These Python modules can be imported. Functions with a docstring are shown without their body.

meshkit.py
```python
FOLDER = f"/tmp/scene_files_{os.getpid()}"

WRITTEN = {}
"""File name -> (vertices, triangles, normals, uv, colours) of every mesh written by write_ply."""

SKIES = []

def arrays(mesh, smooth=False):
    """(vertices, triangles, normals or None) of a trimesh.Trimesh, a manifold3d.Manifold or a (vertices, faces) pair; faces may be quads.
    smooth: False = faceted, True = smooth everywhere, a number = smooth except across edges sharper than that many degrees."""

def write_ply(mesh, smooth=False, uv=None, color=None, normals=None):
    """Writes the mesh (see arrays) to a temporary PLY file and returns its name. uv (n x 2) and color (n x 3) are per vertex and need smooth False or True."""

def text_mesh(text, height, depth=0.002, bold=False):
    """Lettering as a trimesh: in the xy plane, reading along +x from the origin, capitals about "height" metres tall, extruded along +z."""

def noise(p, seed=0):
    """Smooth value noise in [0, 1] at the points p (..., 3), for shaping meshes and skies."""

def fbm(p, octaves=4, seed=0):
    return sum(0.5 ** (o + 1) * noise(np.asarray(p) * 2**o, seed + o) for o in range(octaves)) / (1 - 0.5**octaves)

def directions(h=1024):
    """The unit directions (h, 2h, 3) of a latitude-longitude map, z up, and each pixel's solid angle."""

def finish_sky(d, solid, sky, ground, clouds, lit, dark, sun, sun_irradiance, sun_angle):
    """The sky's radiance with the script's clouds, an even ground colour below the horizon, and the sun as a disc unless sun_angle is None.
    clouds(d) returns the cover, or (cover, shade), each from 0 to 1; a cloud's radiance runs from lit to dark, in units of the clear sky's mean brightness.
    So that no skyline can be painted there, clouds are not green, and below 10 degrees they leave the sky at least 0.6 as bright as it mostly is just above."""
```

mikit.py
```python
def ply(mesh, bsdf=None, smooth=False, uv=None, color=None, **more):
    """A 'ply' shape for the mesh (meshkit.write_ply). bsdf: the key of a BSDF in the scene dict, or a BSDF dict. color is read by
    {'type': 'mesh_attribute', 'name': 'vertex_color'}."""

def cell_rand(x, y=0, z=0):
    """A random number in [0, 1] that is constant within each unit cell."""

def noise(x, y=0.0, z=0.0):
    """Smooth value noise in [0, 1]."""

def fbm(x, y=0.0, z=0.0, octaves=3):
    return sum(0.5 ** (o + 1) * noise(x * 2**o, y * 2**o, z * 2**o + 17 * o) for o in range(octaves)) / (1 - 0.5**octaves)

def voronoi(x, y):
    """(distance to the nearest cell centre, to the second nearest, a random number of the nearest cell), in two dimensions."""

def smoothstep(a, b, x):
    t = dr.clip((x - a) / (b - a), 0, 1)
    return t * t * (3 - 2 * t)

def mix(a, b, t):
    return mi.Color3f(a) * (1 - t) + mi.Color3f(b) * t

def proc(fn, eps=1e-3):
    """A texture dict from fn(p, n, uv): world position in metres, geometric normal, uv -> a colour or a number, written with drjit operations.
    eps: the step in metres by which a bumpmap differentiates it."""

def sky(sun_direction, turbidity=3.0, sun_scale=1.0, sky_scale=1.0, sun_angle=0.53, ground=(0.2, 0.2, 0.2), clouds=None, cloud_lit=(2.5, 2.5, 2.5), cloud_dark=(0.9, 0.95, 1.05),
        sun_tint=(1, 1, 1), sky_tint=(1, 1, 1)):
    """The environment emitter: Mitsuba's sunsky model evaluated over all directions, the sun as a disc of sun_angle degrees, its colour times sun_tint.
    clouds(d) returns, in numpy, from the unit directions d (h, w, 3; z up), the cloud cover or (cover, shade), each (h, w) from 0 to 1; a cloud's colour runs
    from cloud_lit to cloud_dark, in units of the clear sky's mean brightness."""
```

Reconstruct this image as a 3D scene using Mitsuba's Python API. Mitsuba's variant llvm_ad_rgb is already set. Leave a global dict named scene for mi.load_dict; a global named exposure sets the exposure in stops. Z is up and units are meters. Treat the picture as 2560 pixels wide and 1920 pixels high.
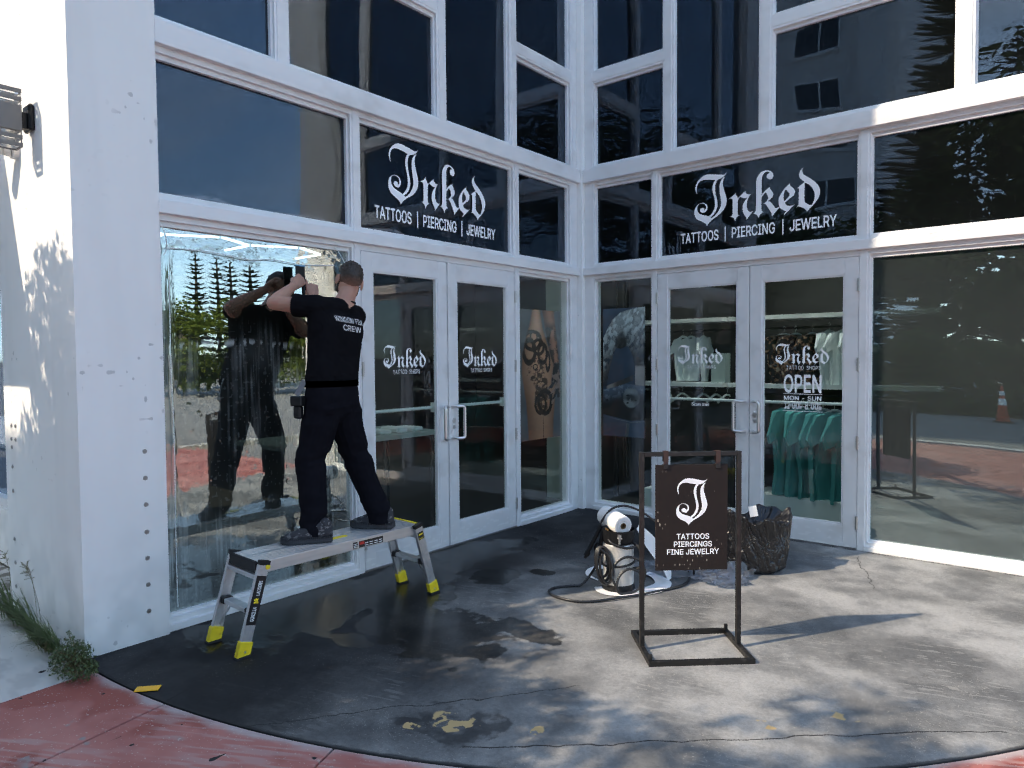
import math, random
import numpy as np, trimesh, manifold3d
import drjit as dr, mitsuba as mi
import mikit, meshkit
from shapely.geometry import Polygon, box as sbox, Point, LineString
from shapely import affinity
from shapely.ops import unary_union

T = mi.ScalarTransform4f
scene, labels = {}, {}

# ------------------------------------------------------------------ camera, sky, exposure
CAM = np.array([4.16394, -6.19580, 1.6])
YAW, PITCH, ROLL, FPX = 0.689742691, -0.0372458021, -0.00780768219, 1754.26
_f0 = np.array([-math.sin(YAW), math.cos(YAW), 0]); _r0 = np.array([math.cos(YAW), math.sin(YAW), 0]); _u0 = np.array([0, 0, 1.])
FWD = _f0 * math.cos(PITCH) + _u0 * math.sin(PITCH); _u1 = _u0 * math.cos(PITCH) - _f0 * math.sin(PITCH)
UP = _u1 * math.cos(ROLL) - _r0 * math.sin(ROLL)
scene['camera'] = {'type': 'perspective', 'fov': 2 * math.degrees(math.atan(1280 / FPX)), 'fov_axis': 'x', 'near_clip': 0.05, 'far_clip': 2000.0,
                   'to_world': T().look_at(origin=CAM.tolist(), target=(CAM + FWD).tolist(), up=UP.tolist())}
_el = math.radians(38.5)
SUN = np.array([-0.505 * math.cos(_el), -0.863 * math.cos(_el), math.sin(_el)])


def sky_clouds(d):
    z = np.maximum(d[..., 2], 0.03)
    p = np.stack([d[..., 0] / z * 0.9, d[..., 1] / z * 2.2, 0 * z + 3.7], -1)
    wisp = np.clip((meshkit.fbm(p * 1.3, 5, 3) - 0.5) * 2.6, 0, 1) * 0.30
    big = np.clip((meshkit.fbm(d * 3.1 + 7.3, 5, 11) - 0.56) * 6.0, 0, 1) * 0.75
    cover = np.clip(np.maximum(wisp, big) * np.clip(d[..., 2] * 6, 0, 1), 0, 1)
    return cover, np.clip((meshkit.fbm(d * 6.1 + 1.3, 4, 5) - 0.35) * 1.6, 0, 1)


scene['sky_light'] = mikit.sky(SUN.tolist(), turbidity=3.0, sun_scale=0.42, sky_scale=1.25, clouds=sky_clouds, ground=(0.22, 0.21, 0.20), sun_tint=(0.97, 1.0, 1.06), sky_tint=(1.03, 1.0, 0.95))
exposure = 3.25

# ------------------------------------------------------------------ helpers
def put(key, mesh, mat, smooth=False, **more):
    k = key; n = 0
    while k in scene:
        n += 1; k = f'{key}_{n:03d}'
    scene[k] = mikit.ply(mesh, mat, smooth, **more)
    return k


def tag(key, label, category=None, group=None, kind=None):
    d = labels.setdefault(key, {})
    if label: d['label'] = label
    if category: d['category'] = category
    if group: d['group'] = group
    if kind: d['kind'] = kind


_used = set()
def fresh(key):
    k = key; n = 0
    while k in _used:
        n += 1; k = f'{key}_{n:03d}'
    _used.add(k); return k


def thing(name, label, category, group=None):
    k = fresh(name); tag(k, label, category, group); return k


def cat(*ms):
    ms = [m for m in ms if m is not None]
    return trimesh.util.concatenate(ms)


def mfm(mf):
    m = mf.to_mesh(); return trimesh.Trimesh(m.vert_properties[:, :3], m.tri_verts, process=False)


def tomf(m):
    return manifold3d.Manifold(manifold3d.Mesh(np.asarray(m.vertices, np.float32), np.asarray(m.faces, np.uint32)))


def box(x0, x1, y0, y1, z0, z1, b=0.0):
    lo = np.minimum([x0, y0, z0], [x1, y1, z1]); hi = np.maximum([x0, y0, z0], [x1, y1, z1])
    if b <= 0:
        m = trimesh.creation.box(extents=hi - lo); m.apply_translation((lo + hi) / 2); return m
    b = min(b, *((hi - lo) * 0.45))
    pts = []
    for sx in (0, 1):
        for sy in (0, 1):
            for sz in (0, 1):
                c = np.where([sx, sy, sz], hi, lo); s = np.where([sx, sy, sz], -1, 1) * b
                pts += [c + s * [0, 1, 1], c + s * [1, 0, 1], c + s * [1, 1, 0]]
    return mfm(manifold3d.Manifold.hull_points(np.array(pts)))


def wbox(w, u0, u1, z0, z1, d0, d1, b=0.0):
    """A box on wall A (plane x=0, u = distance from the corner along -y) or B (plane y=0, u = x); d is outward."""
    return box(d0, d1, -u0, -u1, z0, z1, b) if w == 'A' else box(u0, u1, -d0, -d1, z0, z1, b)


def wallmat(w, u, z, d):
    """text-plane (x right, y up, z out) -> wall placement, text origin at u (left end as seen), z, d."""
    M = np.eye(4)
    if w == 'A': M[:3, 0], M[:3, 1], M[:3, 2], M[:3, 3] = (0, 1, 0), (0, 0, 1), (1, 0, 0), (d, u, z)
    else: M[:3, 0], M[:3, 1], M[:3, 2], M[:3, 3] = (1, 0, 0), (0, 0, 1), (0, -1, 0), (u, -d, z)
    return M


def tube(pts, r, sides=10, closed=False, cap=True):
    p = np.asarray(pts, float); n = len(p); r = np.broadcast_to(np.asarray(r, float), (n,))
    if closed: t = np.roll(p, -1, 0) - np.roll(p, 1, 0)
    else: t = np.gradient(p, axis=0)
    t /= np.linalg.norm(t, axis=1, keepdims=True) + 1e-12
    a = np.cross(t[0], [0, 0, 1.0]);
    if np.linalg.norm(a) < 1e-3: a = np.cross(t[0], [1.0, 0, 0])
    A = []
    for i in range(n):
        a = a - t[i] * (a @ t[i]); a /= np.linalg.norm(a) + 1e-12; A.append(a)
    A = np.array(A); B = np.cross(t, A)
    ang = np.arange(sides) * 2 * np.pi / sides
    v = p[:, None] + r[:, None, None] * (np.cos(ang)[None, :, None] * A[:, None] + np.sin(ang)[None, :, None] * B[:, None])
    v = v.reshape(-1, 3); f = []
    m = n if closed else n - 1
    for i in range(m):
        i2 = (i + 1) % n
        for j in range(sides):
            j2 = (j + 1) % sides
            f += [[i * sides + j, i * sides + j2, i2 * sides + j2], [i * sides + j, i2 * sides + j2, i2 * sides + j]]
    if not closed and cap:
        v = np.vstack([v, p[0], p[-1]]); c0, c1 = len(v) - 2, len(v) - 1
        for j in range(sides):
            j2 = (j + 1) % sides
            f += [[c0, j2, j], [c1, (n - 1) * sides + j, (n - 1) * sides + j2]]
    return trimesh.Trimesh(v, np.array(f), process=False)


def spline(pts, n=12, closed=False):
    p = np.asarray(pts, float); out = []; N = len(p)
    for i in range(N if closed else N - 1):
        if closed: a, b, c, d = p[(i - 1) % N], p[i], p[(i + 1) % N], p[(i + 2) % N]
        else: a, b, c, d = p[max(i - 1, 0)], p[i], p[i + 1], p[min(i + 2, N - 1)]
        for t in np.arange(n) / n:
            out.append(0.5 * ((2 * b) + (-a + c) * t + (2 * a - 5 * b + 4 * c - d) * t * t + (-a + 3 * b - 3 * c + d) * t ** 3))
    if not closed: out.append(p[-1])
    return np.array(out)


def extr(poly, h):
    gs = getattr(poly, 'geoms', [poly])
    return cat(*[trimesh.creation.extrude_polygon(g, h, engine='earcut') for g in gs if g.geom_type == 'Polygon' and g.area > 1e-9])


def cyl(p0, p1, r, sides=20, r1=None):
    return tube(np.array([p0, p1], float), [r, r if r1 is None else r1], sides)


def lathe(prof, sides=28):
    m = trimesh.creation.revolve(np.asarray(prof, float), sections=sides); return m


def oriented(m, x, y, z, o):
    M = np.eye(4); M[:3, 0], M[:3, 1], M[:3, 2], M[:3, 3] = x, y, z, o
    m = m.copy(); m.apply_transform(M); return m


def rotz(deg, o=(0, 0, 0)):
    M = trimesh.transformations.rotation_matrix(math.radians(deg), [0, 0, 1]); M[:3, 3] = o; return M


def text(s, width=None, height=0.1, depth=0.001, bold=True, gap=0.0):
    """lettering fitted to a width and a cap height, from the origin"""
    if gap:
        ms = []; x = 0
        for ch in s:
            if ch == ' ': x += 0.55 * height + gap; continue
            m = meshkit.text_mesh(ch, height, depth, bold); w = m.bounds[1][0] - m.bounds[0][0]; m.apply_translation([x - m.bounds[0][0], 0, 0]); x += w + gap; ms.append(m)
        m = cat(*ms)
    else: m = meshkit.text_mesh(s, height, depth, bold)
    m.apply_translation([-m.bounds[0][0], 0, 0])
    if width: m.apply_scale([width / m.bounds[1][0], 1, 1])
    return m


LOGO = {'I': '638,916* 605,887 572,879 521,886 410,910 306,928 230,930 155,904 86,852 40,788 23,712 37,653 52,614* 62,615* 50,672 52,722 71,783 109,820 170,842 253,836 418,805* 385,767 362,694 360,638 374,565 397,478 409,405 410,328 390,268 353,209 300,157* 247,174 172,199 110,228 72,276 62,328 76,383 118,413 175,411 217,384 236,346 233,311 209,284* 194,320 164,333 129,322 116,295 127,262 164,242 209,243 251,273 266,327 254,372 224,404 179,422 118,420 56,386 18,334 4,271 10,213 41,152 88,110 157,76 210,44 240,19 255,-16* 278,14 316,52 383,100 457,139 531,192 589,254 625,325 636,400 625,471 603,544 580,617 564,689 562,745 576,798 605,835* 565,821 529,778 503,720 496,644 504,545 522,445 530,374 523,319 497,260 457,202 398,147 353,118* 327,135* 383,177 427,234 456,307 461,370 452,441 426,543 415,615 414,685 429,753 459,801* 506,810 565,835 609,873', 'n': '665,416* 719,443 762,471 790,501 803,530* 799,493 819,462 837,429 844,410* 883,439 933,479 975,507 996,531* 982,492 1003,465 1038,448 1066,448 1085,459* 1052,413 1024,356 1011,283 1012,221 1032,164 1071,132 1102,134 1126,141* 1088,102 1047,53 1005,1* 998,49 969,91 941,149 932,219 944,286 975,343 1017,391* 975,389 926,405 894,430* 862,401 845,355 844,245 843,149 853,110 878,96* 835,78 810,43 794,1* 781,40 749,76 698,96* 735,109 747,142 748,259 748,376 733,413 704,423', 'k': '1121,97* 1160,114 1172,156 1177,308 1176,624 1189,698 1221,762 1265,805 1323,820 1386,814 1443,784 1477,731 1474,688 1446,655 1412,653 1374,680 1364,719 1380,751 1424,764* 1386,790 1348,791 1310,766 1285,726 1277,671 1276,545 1276,400* 1325,456 1381,497 1413,511 1428,530* 1422,497 1451,449 1476,407 1479,369 1458,329 1414,295 1376,269* 1414,270 1446,243 1484,188 1515,146 1546,135 1586,154* 1596,142* 1540,93 1497,42 1460,-3* 1456,35 1434,89 1390,164 1351,226 1326,243 1300,236* 1326,255 1364,280 1389,314 1392,345 1369,399 1344,437* 1299,391 1277,356 1271,294 1272,168 1282,116 1314,99* 1276,79 1244,52 1220,-2* 1205,44 1173,80', 'e': '1772,532* 1764,496 1792,463 1831,426 1851,380 1841,336 1810,295 1748,258 1680,205* 1703,167 1749,143 1794,139 1828,149 1853,160* 1817,128 1766,83 1704,29 1673,-2* 1664,8* 1684,34 1699,59* 1658,81 1617,110 1585,143* 1578,197 1575,272 1584,323 1616,376 1667,443 1724,497', 'eh': '1693,430* 1736,386 1759,342 1748,304 1708,264 1671,232* 1659,283 1659,346 1673,396', 'd': '1999,766* 1974,734 1966,696 1983,653 2025,612 2102,554 2173,492 2228,421 2261,338 2256,266 2224,187 2171,122 2117,68 2051,4* 2037,34 2007,61 1940,101 1907,109 1876,99* 1906,132 1914,171 1914,307 1916,404 1907,422 1882,420* 1937,463 1982,489 2006,514* 1959,555 1925,601 1914,642 1925,692 1958,737', 'dh': '2012,496* 2059,471 2119,411 2164,325 2175,256 2165,179 2127,103* 2078,118 2028,154 2006,191* 2006,350'}


def logo_poly(k):
    pts = []; cor = []
    for s in LOGO[k].split():
        c = s.endswith('*'); a, b = s.rstrip('*').split(','); pts.append((float(a), float(b))); cor.append(c)
    n = len(pts); pts = np.array(pts); out = []
    for i in range(n):
        b, c = pts[i], pts[(i + 1) % n]
        a = b if cor[i] else pts[i - 1]
        d = c if cor[(i + 1) % n] else pts[(i + 2) % n]
        for t in np.arange(6) / 6:
            out.append(0.5 * ((2 * b) + (-a + c) * t + (2 * a - 5 * b + 4 * c - d) * t * t + (-a + 3 * b - 3 * c + d) * t ** 3))
    return Polygon(out).buffer(0)


def logo(width, letters='Inked', depth=0.001):
    ps = [logo_poly(c) for c in letters]
    for i, c in enumerate(letters):
        if c + 'h' in LOGO: ps[i] = ps[i].difference(logo_poly(c + 'h'))
    u = unary_union(ps); x0, y0, x1, y1 = u.bounds; s = width / (x1 - x0)
    return extr(affinity.affine_transform(u, [s, 0, 0, s, -x0 * s, -y0 * s]).simplify(0.0004 * width), depth)


# ------------------------------------------------------------------ materials
def M(key, **d): scene[key] = d; return key


def rgb(*c): return {'type': 'rgb', 'value': list(c)}


def mat(key, color, rough=0.5, metal=0.0, spec=0.5, two=False, **k):
    d = {'type': 'principled', 'base_color': rgb(*color) if isinstance(color, (tuple, list)) else color, 'roughness': rough, 'metallic': metal, 'specular': spec, **k}
    scene[key] = {'type': 'twosided', 'bsdf': d} if two else d
    return key


N, FB, SS, MX = mikit.noise, mikit.fbm, mikit.smoothstep, mikit.mix


def stucco(p, n, uv):
    big = FB(p.x * 0.9, p.y * 0.9, p.z * 0.5, 3)
    streak = FB(p.x * 9 + p.y * 9, 3.1, p.z * 0.7, 3)
    low = SS(0.9, 0.0, p.z) * SS(0.35, 0.75, FB(p.x * 7, p.y * 7, p.z * 5, 3))
    c = MX((0.83, 0.825, 0.80), (0.74, 0.735, 0.71), SS(0.42, 0.75, big) * 0.5 + SS(0.5, 0.8, streak) * 0.35)
    c = MX(c, (0.52, 0.53, 0.52), low * 0.45)
    spot = SS(0.83, 0.9, N(p.x * 31, p.y * 31, p.z * 26)) * SS(0.6, 0.8, N(p.x * 3, p.y * 3, p.z * 2 + 9))
    return MX(c, (0.35, 0.35, 0.34), spot * 0.6)


def stucco_bump(p, n, uv): return FB(p.x * 40, p.y * 40, p.z * 40, 3) * 0.0025 + FB(p.x * 5, p.y * 5, p.z * 5, 2) * 0.006


scene['mat_stucco'] = {'type': 'bumpmap', 'arbitrary': mikit.proc(stucco_bump, 0.004), 'scale': 1.0, 'bsdf': {'type': 'principled', 'base_color': mikit.proc(stucco), 'roughness': 0.75, 'specular': 0.3}}


def alu(p, n, uv):
    st = FB(p.x * 2 + p.y * 2, 1.7, p.z * 18, 3)
    dirt = SS(0.5, 0.85, FB(p.x * 5 + 3, p.y * 5, p.z * 5, 4))
    return MX(MX((0.78, 0.78, 0.77), (0.71, 0.715, 0.72), st), (0.48, 0.46, 0.43), dirt * 0.35)


def alu_door(p, n, uv):
    dirt = SS(0.5, 0.85, FB(p.x * 6 + 3, p.y * 6, p.z * 6, 4)); low = SS(0.35, 0.02, p.z)
    scuff = SS(0.70, 0.78, N(p.x * 22 + p.y * 22, 4.0, p.z * 45)) * low
    c = MX(MX((0.74, 0.74, 0.735), (0.66, 0.665, 0.67), FB(p.x * 3 + p.y * 3, 1.0, p.z * 1.5, 3)), (0.40, 0.385, 0.36), dirt * 0.3 + low * 0.15)
    return MX(c, (0.75, 0.75, 0.74), scuff * 0.7)


mat('mat_frame', mikit.proc(alu), 0.42, 0.0, 0.5)
mat('mat_door', mikit.proc(alu_door), 0.40, 0.0, 0.5)
mat('mat_handle', (0.72, 0.72, 0.71), 0.28, 0.9)
mat('mat_steel_dark', (0.30, 0.29, 0.28), 0.4, 0.8)
mat('mat_vinyl', (0.92, 0.92, 0.93), 0.45, two=True)
mat('mat_rubber', (0.012, 0.012, 0.013), 0.6)
mat('mat_black_paint', (0.012, 0.012, 0.013), 0.35)
mat('mat_white_plain', (0.80, 0.80, 0.78), 0.6)


def glass(key, ior, trans, refl=(1, 1, 1)):
    scene[key] = {'type': 'thindielectric', 'int_ior': ior, 'specular_transmittance': rgb(*trans), 'specular_reflectance': rgb(*refl)}


glass('mat_glass', 1.55, (0.78, 0.86, 0.83))
def dusty(key, ior, trans, refl, dust):
    """a pane with a thin film of dust that only shows where light falls on it"""
    glass(key + '_clear', ior, trans, refl)
    scene[key] = {'type': 'blendbsdf', 'weight': mikit.proc(lambda p, n, uv: dust * (0.6 + 0.8 * FB(p.x * 1.7 + p.y * 1.7, 2.0, p.z * 1.7, 3))), 'a': {'type': 'ref', 'id': key + '_clear'}, 'b': {'type': 'ref', 'id': 'mat_dust'}}
scene['mat_dust'] = {'type': 'twosided', 'bsdf': {'type': 'diffuse', 'reflectance': rgb(0.46, 0.56, 0.60)}}
dusty('mat_glass_tint', 1.50, (0.008, 0.009, 0.012), (0.68, 0.82, 1.0), 0.009)
scene['mat_glass_film_clear'] = {'type': 'thindielectric', 'int_ior': 2.5, 'specular_transmittance': rgb(0.22, 0.28, 0.27), 'specular_reflectance': rgb(0.78, 0.94, 0.96)}
scene['mat_glass_film'] = {'type': 'blendbsdf', 'weight': mikit.proc(lambda p, n, uv: 0.045 * (0.7 + 0.6 * FB(p.x * 1.3, 2.0, p.z * 1.3, 3))), 'a': {'type': 'ref', 'id': 'mat_glass_film_clear'}, 'b': {'type': 'ref', 'id': 'mat_dust'}}


def wavy(w, u0, u1, z0, z1, d, seed, amp=0.0011, bow=0.0016, n=28):
    us, zs = np.linspace(u0, u1, n), np.linspace(z0, z1, n)
    U, Z = np.meshgrid(us, zs); a = (U - u0) / (u1 - u0); b = (Z - z0) / (z1 - z0)
    q = np.stack([U * 1.7 + seed * 3.3, Z * 1.3, 0 * U + seed], -1)
    q2 = np.stack([U * 5.1 + seed, Z * 3.0, 0 * U + seed * 1.7], -1)
    edge = (np.exp(-a / 0.07) + np.exp(-(1 - a) / 0.07)) * 0.0011 * min(1, (u1 - u0))
    D = d + (meshkit.noise(q) - 0.5) * 2 * amp + (meshkit.noise(q2) - 0.5) * 0.00018 - bow * (a * (1 - a) * b * (1 - b)) * 16 * (0.5 + (seed * 0.37) % 1) + edge
    V = np.stack([D, -U, Z], -1) if w == 'A' else np.stack([U, -D, Z], -1)
    V = V.reshape(-1, 3); F = []
    for i in range(n - 1):
        for j in range(n - 1):
            k = i * n + j; F += [[k, k + 1, k + n + 1], [k, k + n + 1, k + n]]
    F = np.array(F)
    if w == 'A': F = F[:, ::-1]
    return trimesh.Trimesh(V, F, process=False)


def wet_pane(w, u0, u1, z0, z1, d, seed):
    """the pane under water and loose film: clear where it has been wiped, runs and beads below"""
    nu, nz = 330, 450
    U, Z = np.meshgrid(np.linspace(u0, u1, nu), np.linspace(z0, z1, nz)); nn = meshkit.noise; q = lambda *a: np.stack([np.broadcast_to(x, U.shape) for x in a], -1)
    low = np.clip((1.86 + 0.10 * (nn(q(U * 3.0, 0, 1.0)) - 0.5) - Z) / 0.22, 0, 1); low = low * (0.35 + 0.65 * np.clip((U - 2.95) / 0.4, 0, 1) * 0 + 0.65 * nn(q(U * 2.2, Z * 1.5, 4.0)))
    up = np.clip((Z - 2.20 - 0.05 * nn(q(U * 4, 0, 2.0))) / 0.04, 0, 1)
    D = d + (nn(q(U * 1.7, Z * 1.3, seed)) - 0.5) * 0.0013
    D = D + (nn(q(U * 46, Z * 3.0, 7.0)) - 0.5) * 0.00020 * low + (nn(q(U * 18, Z * 2.0, 9.0)) - 0.5) * 0.00040 * low + (nn(q(U * 90, Z * 60, 3.0)) - 0.5) * 0.00005 * low
    D = D + (nn(q(U * 22 + Z * 8, Z * 38, 5.0)) - 0.5) * 0.0009 * up + (nn(q(U * 60, Z * 60, 6.0)) - 0.5) * 0.0002 * up
    D = D + 0.0010 * np.exp(-((u1 - U) - 0.055 - 0.02 * nn(q(0, Z * 6, 1.0))) ** 2 / 0.0002) * (0.5 + nn(q(0, Z * 9, 2.0)))
    r = np.random.default_rng(9)
    for i in range(150):
        cu, cz, cr = r.uniform(u0, u1), z0 + (r.uniform(0, 1) ** 1.3) * 1.25, r.uniform(0.006, 0.014)
        if r.uniform() < 0.12: cr *= 1.9
        iu, iz = np.searchsorted(U[0], [cu - cr, cu + cr]), np.searchsorted(Z[:, 0], [cz - cr, cz + cr]); sl = np.s_[iz[0]:iz[1], iu[0]:iu[1]]
        e = 1 - ((U[sl] - cu) ** 2 + (Z[sl] - cz) ** 2) / cr ** 2; D[sl] = D[sl] + np.sqrt(np.clip(e, 0, 1)) * cr * 0.020
    V = np.stack([D, -U, Z], -1).reshape(-1, 3); k = (np.arange(nz - 1)[:, None] * nu + np.arange(nu - 1)).reshape(-1, 1)
    return trimesh.Trimesh(V, np.vstack([k + [0, nu + 1, 1], k + [0, nu, nu + 1]]), process=False)


def soap(p, n, uv):
    low = SS(1.90, 1.60, p.z + (N(p.y * 5, 2.0) - 0.5) * 0.15)
    run = FB(p.y * 55, p.z * 2.2, 3.0, 4); cl = FB(p.y * 3.0, p.z * 2.4, 8.0, 4)
    w = low * (0.012 + 0.17 * SS(0.45, 0.75, run) * SS(0.38, 0.66, cl) + 0.06 * SS(0.5, 0.8, cl))
    rub = SS(0.035, 0.0, dr.abs(p.z - 1.70 - (N(p.y * 4, 5.0) - 0.5) * 0.05)) * SS(0.5, 0.7, N(p.y * 60, p.z * 18, 2.0)) * 0.45
    top = SS(2.20, 2.30, p.z + (N(p.y * 7, 1.0) - 0.5) * 0.07) * (0.08 + 0.5 * SS(0.6, 0.8, FB(p.y * 20 + p.z * 6, p.z * 45, 1.0, 3)))
    edge = SS(-4.23, -4.31, p.y + (N(p.z * 8, 3.0) - 0.5) * 0.03) * (0.10 + 0.35 * SS(0.5, 0.75, FB(p.y * 60, p.z * 3, 5.0, 3)))
    bead = SS(0.80, 0.88, N(p.y * 70, p.z * 55, 4.0)) * low * 0.06
    return dr.clip(dr.maximum(dr.maximum(w, top), dr.maximum(edge, rub)) + bead, 0, 0.7)


scene['mat_soap'] = {'type': 'twosided', 'bsdf': {'type': 'diffuse', 'reflectance': rgb(0.62, 0.68, 0.66)}}
scene['mat_glass_wet_clear'] = {'type': 'thindielectric', 'int_ior': 3.0, 'specular_transmittance': rgb(0.34, 0.40, 0.38), 'specular_reflectance': rgb(0.92, 1.0, 0.97)}
scene['mat_glass_wet'] = {'type': 'blendbsdf', 'weight': mikit.proc(soap), 'a': {'type': 'ref', 'id': 'mat_glass_wet_clear'}, 'b': {'type': 'ref', 'id': 'mat_soap'}}

# ------------------------------------------------------------------ the building
BLD = thing('building', 'white stucco and glass corner shop building with two storefronts meeting in an inner corner', 'building')
P = lambda name: f'{BLD}__{name}'
ZT = 7.2
# end pillars
put(P('pillar'), box(-1.22, 0.03, -4.80, -4.35, -0.05, ZT + 3.8), 'mat_stucco'); tag(P('pillar'), 'white stucco end pillar with a wall lamp and screws')
put(P('pillar'), box(4.27, 4.85, -0.03, 0.40, -0.05, ZT + 3.8), 'mat_stucco'); tag(P('pillar_001'), 'white stucco end pillar outside the right storefront')
put(P('corner_post'), cat(box(-0.14, 0.052, -0.050, 0.14, 0.0, ZT)), 'mat_stucco'); tag(P('corner_post'), 'white painted square post in the inner corner')
# screws on the left pillar
def screw(p, n):
    n = np.array(n, float); p = np.array(p, float)
    return cat(cyl(p - n * 0.002, p + n * 0.004, 0.014, 14, 0.012), cyl(p + n * 0.003, p + n * 0.007, 0.007, 6))
for z in (1.086, 0.934, 0.782, 0.625, 0.474, 0.321, 0.168):
    put(P('pillar__screw'), screw((0.03, -4.465, z), (1, 0, 0)), 'mat_steel_dark')
for x, z in ((-1.08, 1.197), (-1.002, 1.198), (-1.089, 1.113), (-1.007, 1.113), (-1.085, 1.06), (-1.083, 0.938), (-1.089, 0.783), (-1.093, 0.475), (-1.091, 0.324), (-1.093, 0.172)):
    put(P('pillar__screw'), screw((x, -4.80, z), (0, -1, 0)), 'mat_steel_dark')

EW = 4.35; EB = 4.27
seedn = [0]
def frame_ring(w, u0, u1, z0, z1, fw, d0, d1, top=None, bottom=None):
    t = fw if top is None else top; b = fw if bottom is None else bottom
    return cat(wbox(w, u0, u1, z1 - t, z1, d0, d1), wbox(w, u0, u1, z0, z0 + b, d0, d1), wbox(w, u0, u0 + fw, z0 + b, z1 - t, d0, d1), wbox(w, u1 - fw, u1, z0 + b, z1 - t, d0, d1))


def window(w, u0, u1, z0, z1, glassmat, label=None, fw=0.018, top=0.036, bot=0.03, gd=-0.062):
    k = fresh(P('window'))
    put(k + '__frame', cat(frame_ring(w, u0, u1, z0, z1, fw, -0.12, -0.008, top, bot), frame_ring(w, u0 + fw, u1 - fw, z0 + bot, z1 - top, 0.014, -0.11, -0.034, 0.030, 0.018)), 'mat_frame')
    seedn[0] += 1
    put(k + '__pane', (wet_pane if glassmat == 'mat_glass_wet' else wavy)(w, u0 + fw + 0.012, u1 - fw - 0.012, z0 + bot + 0.016, z1 - top - 0.028, gd, seedn[0]), glassmat, True)
    if label: tag(k, label)
    return k


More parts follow.
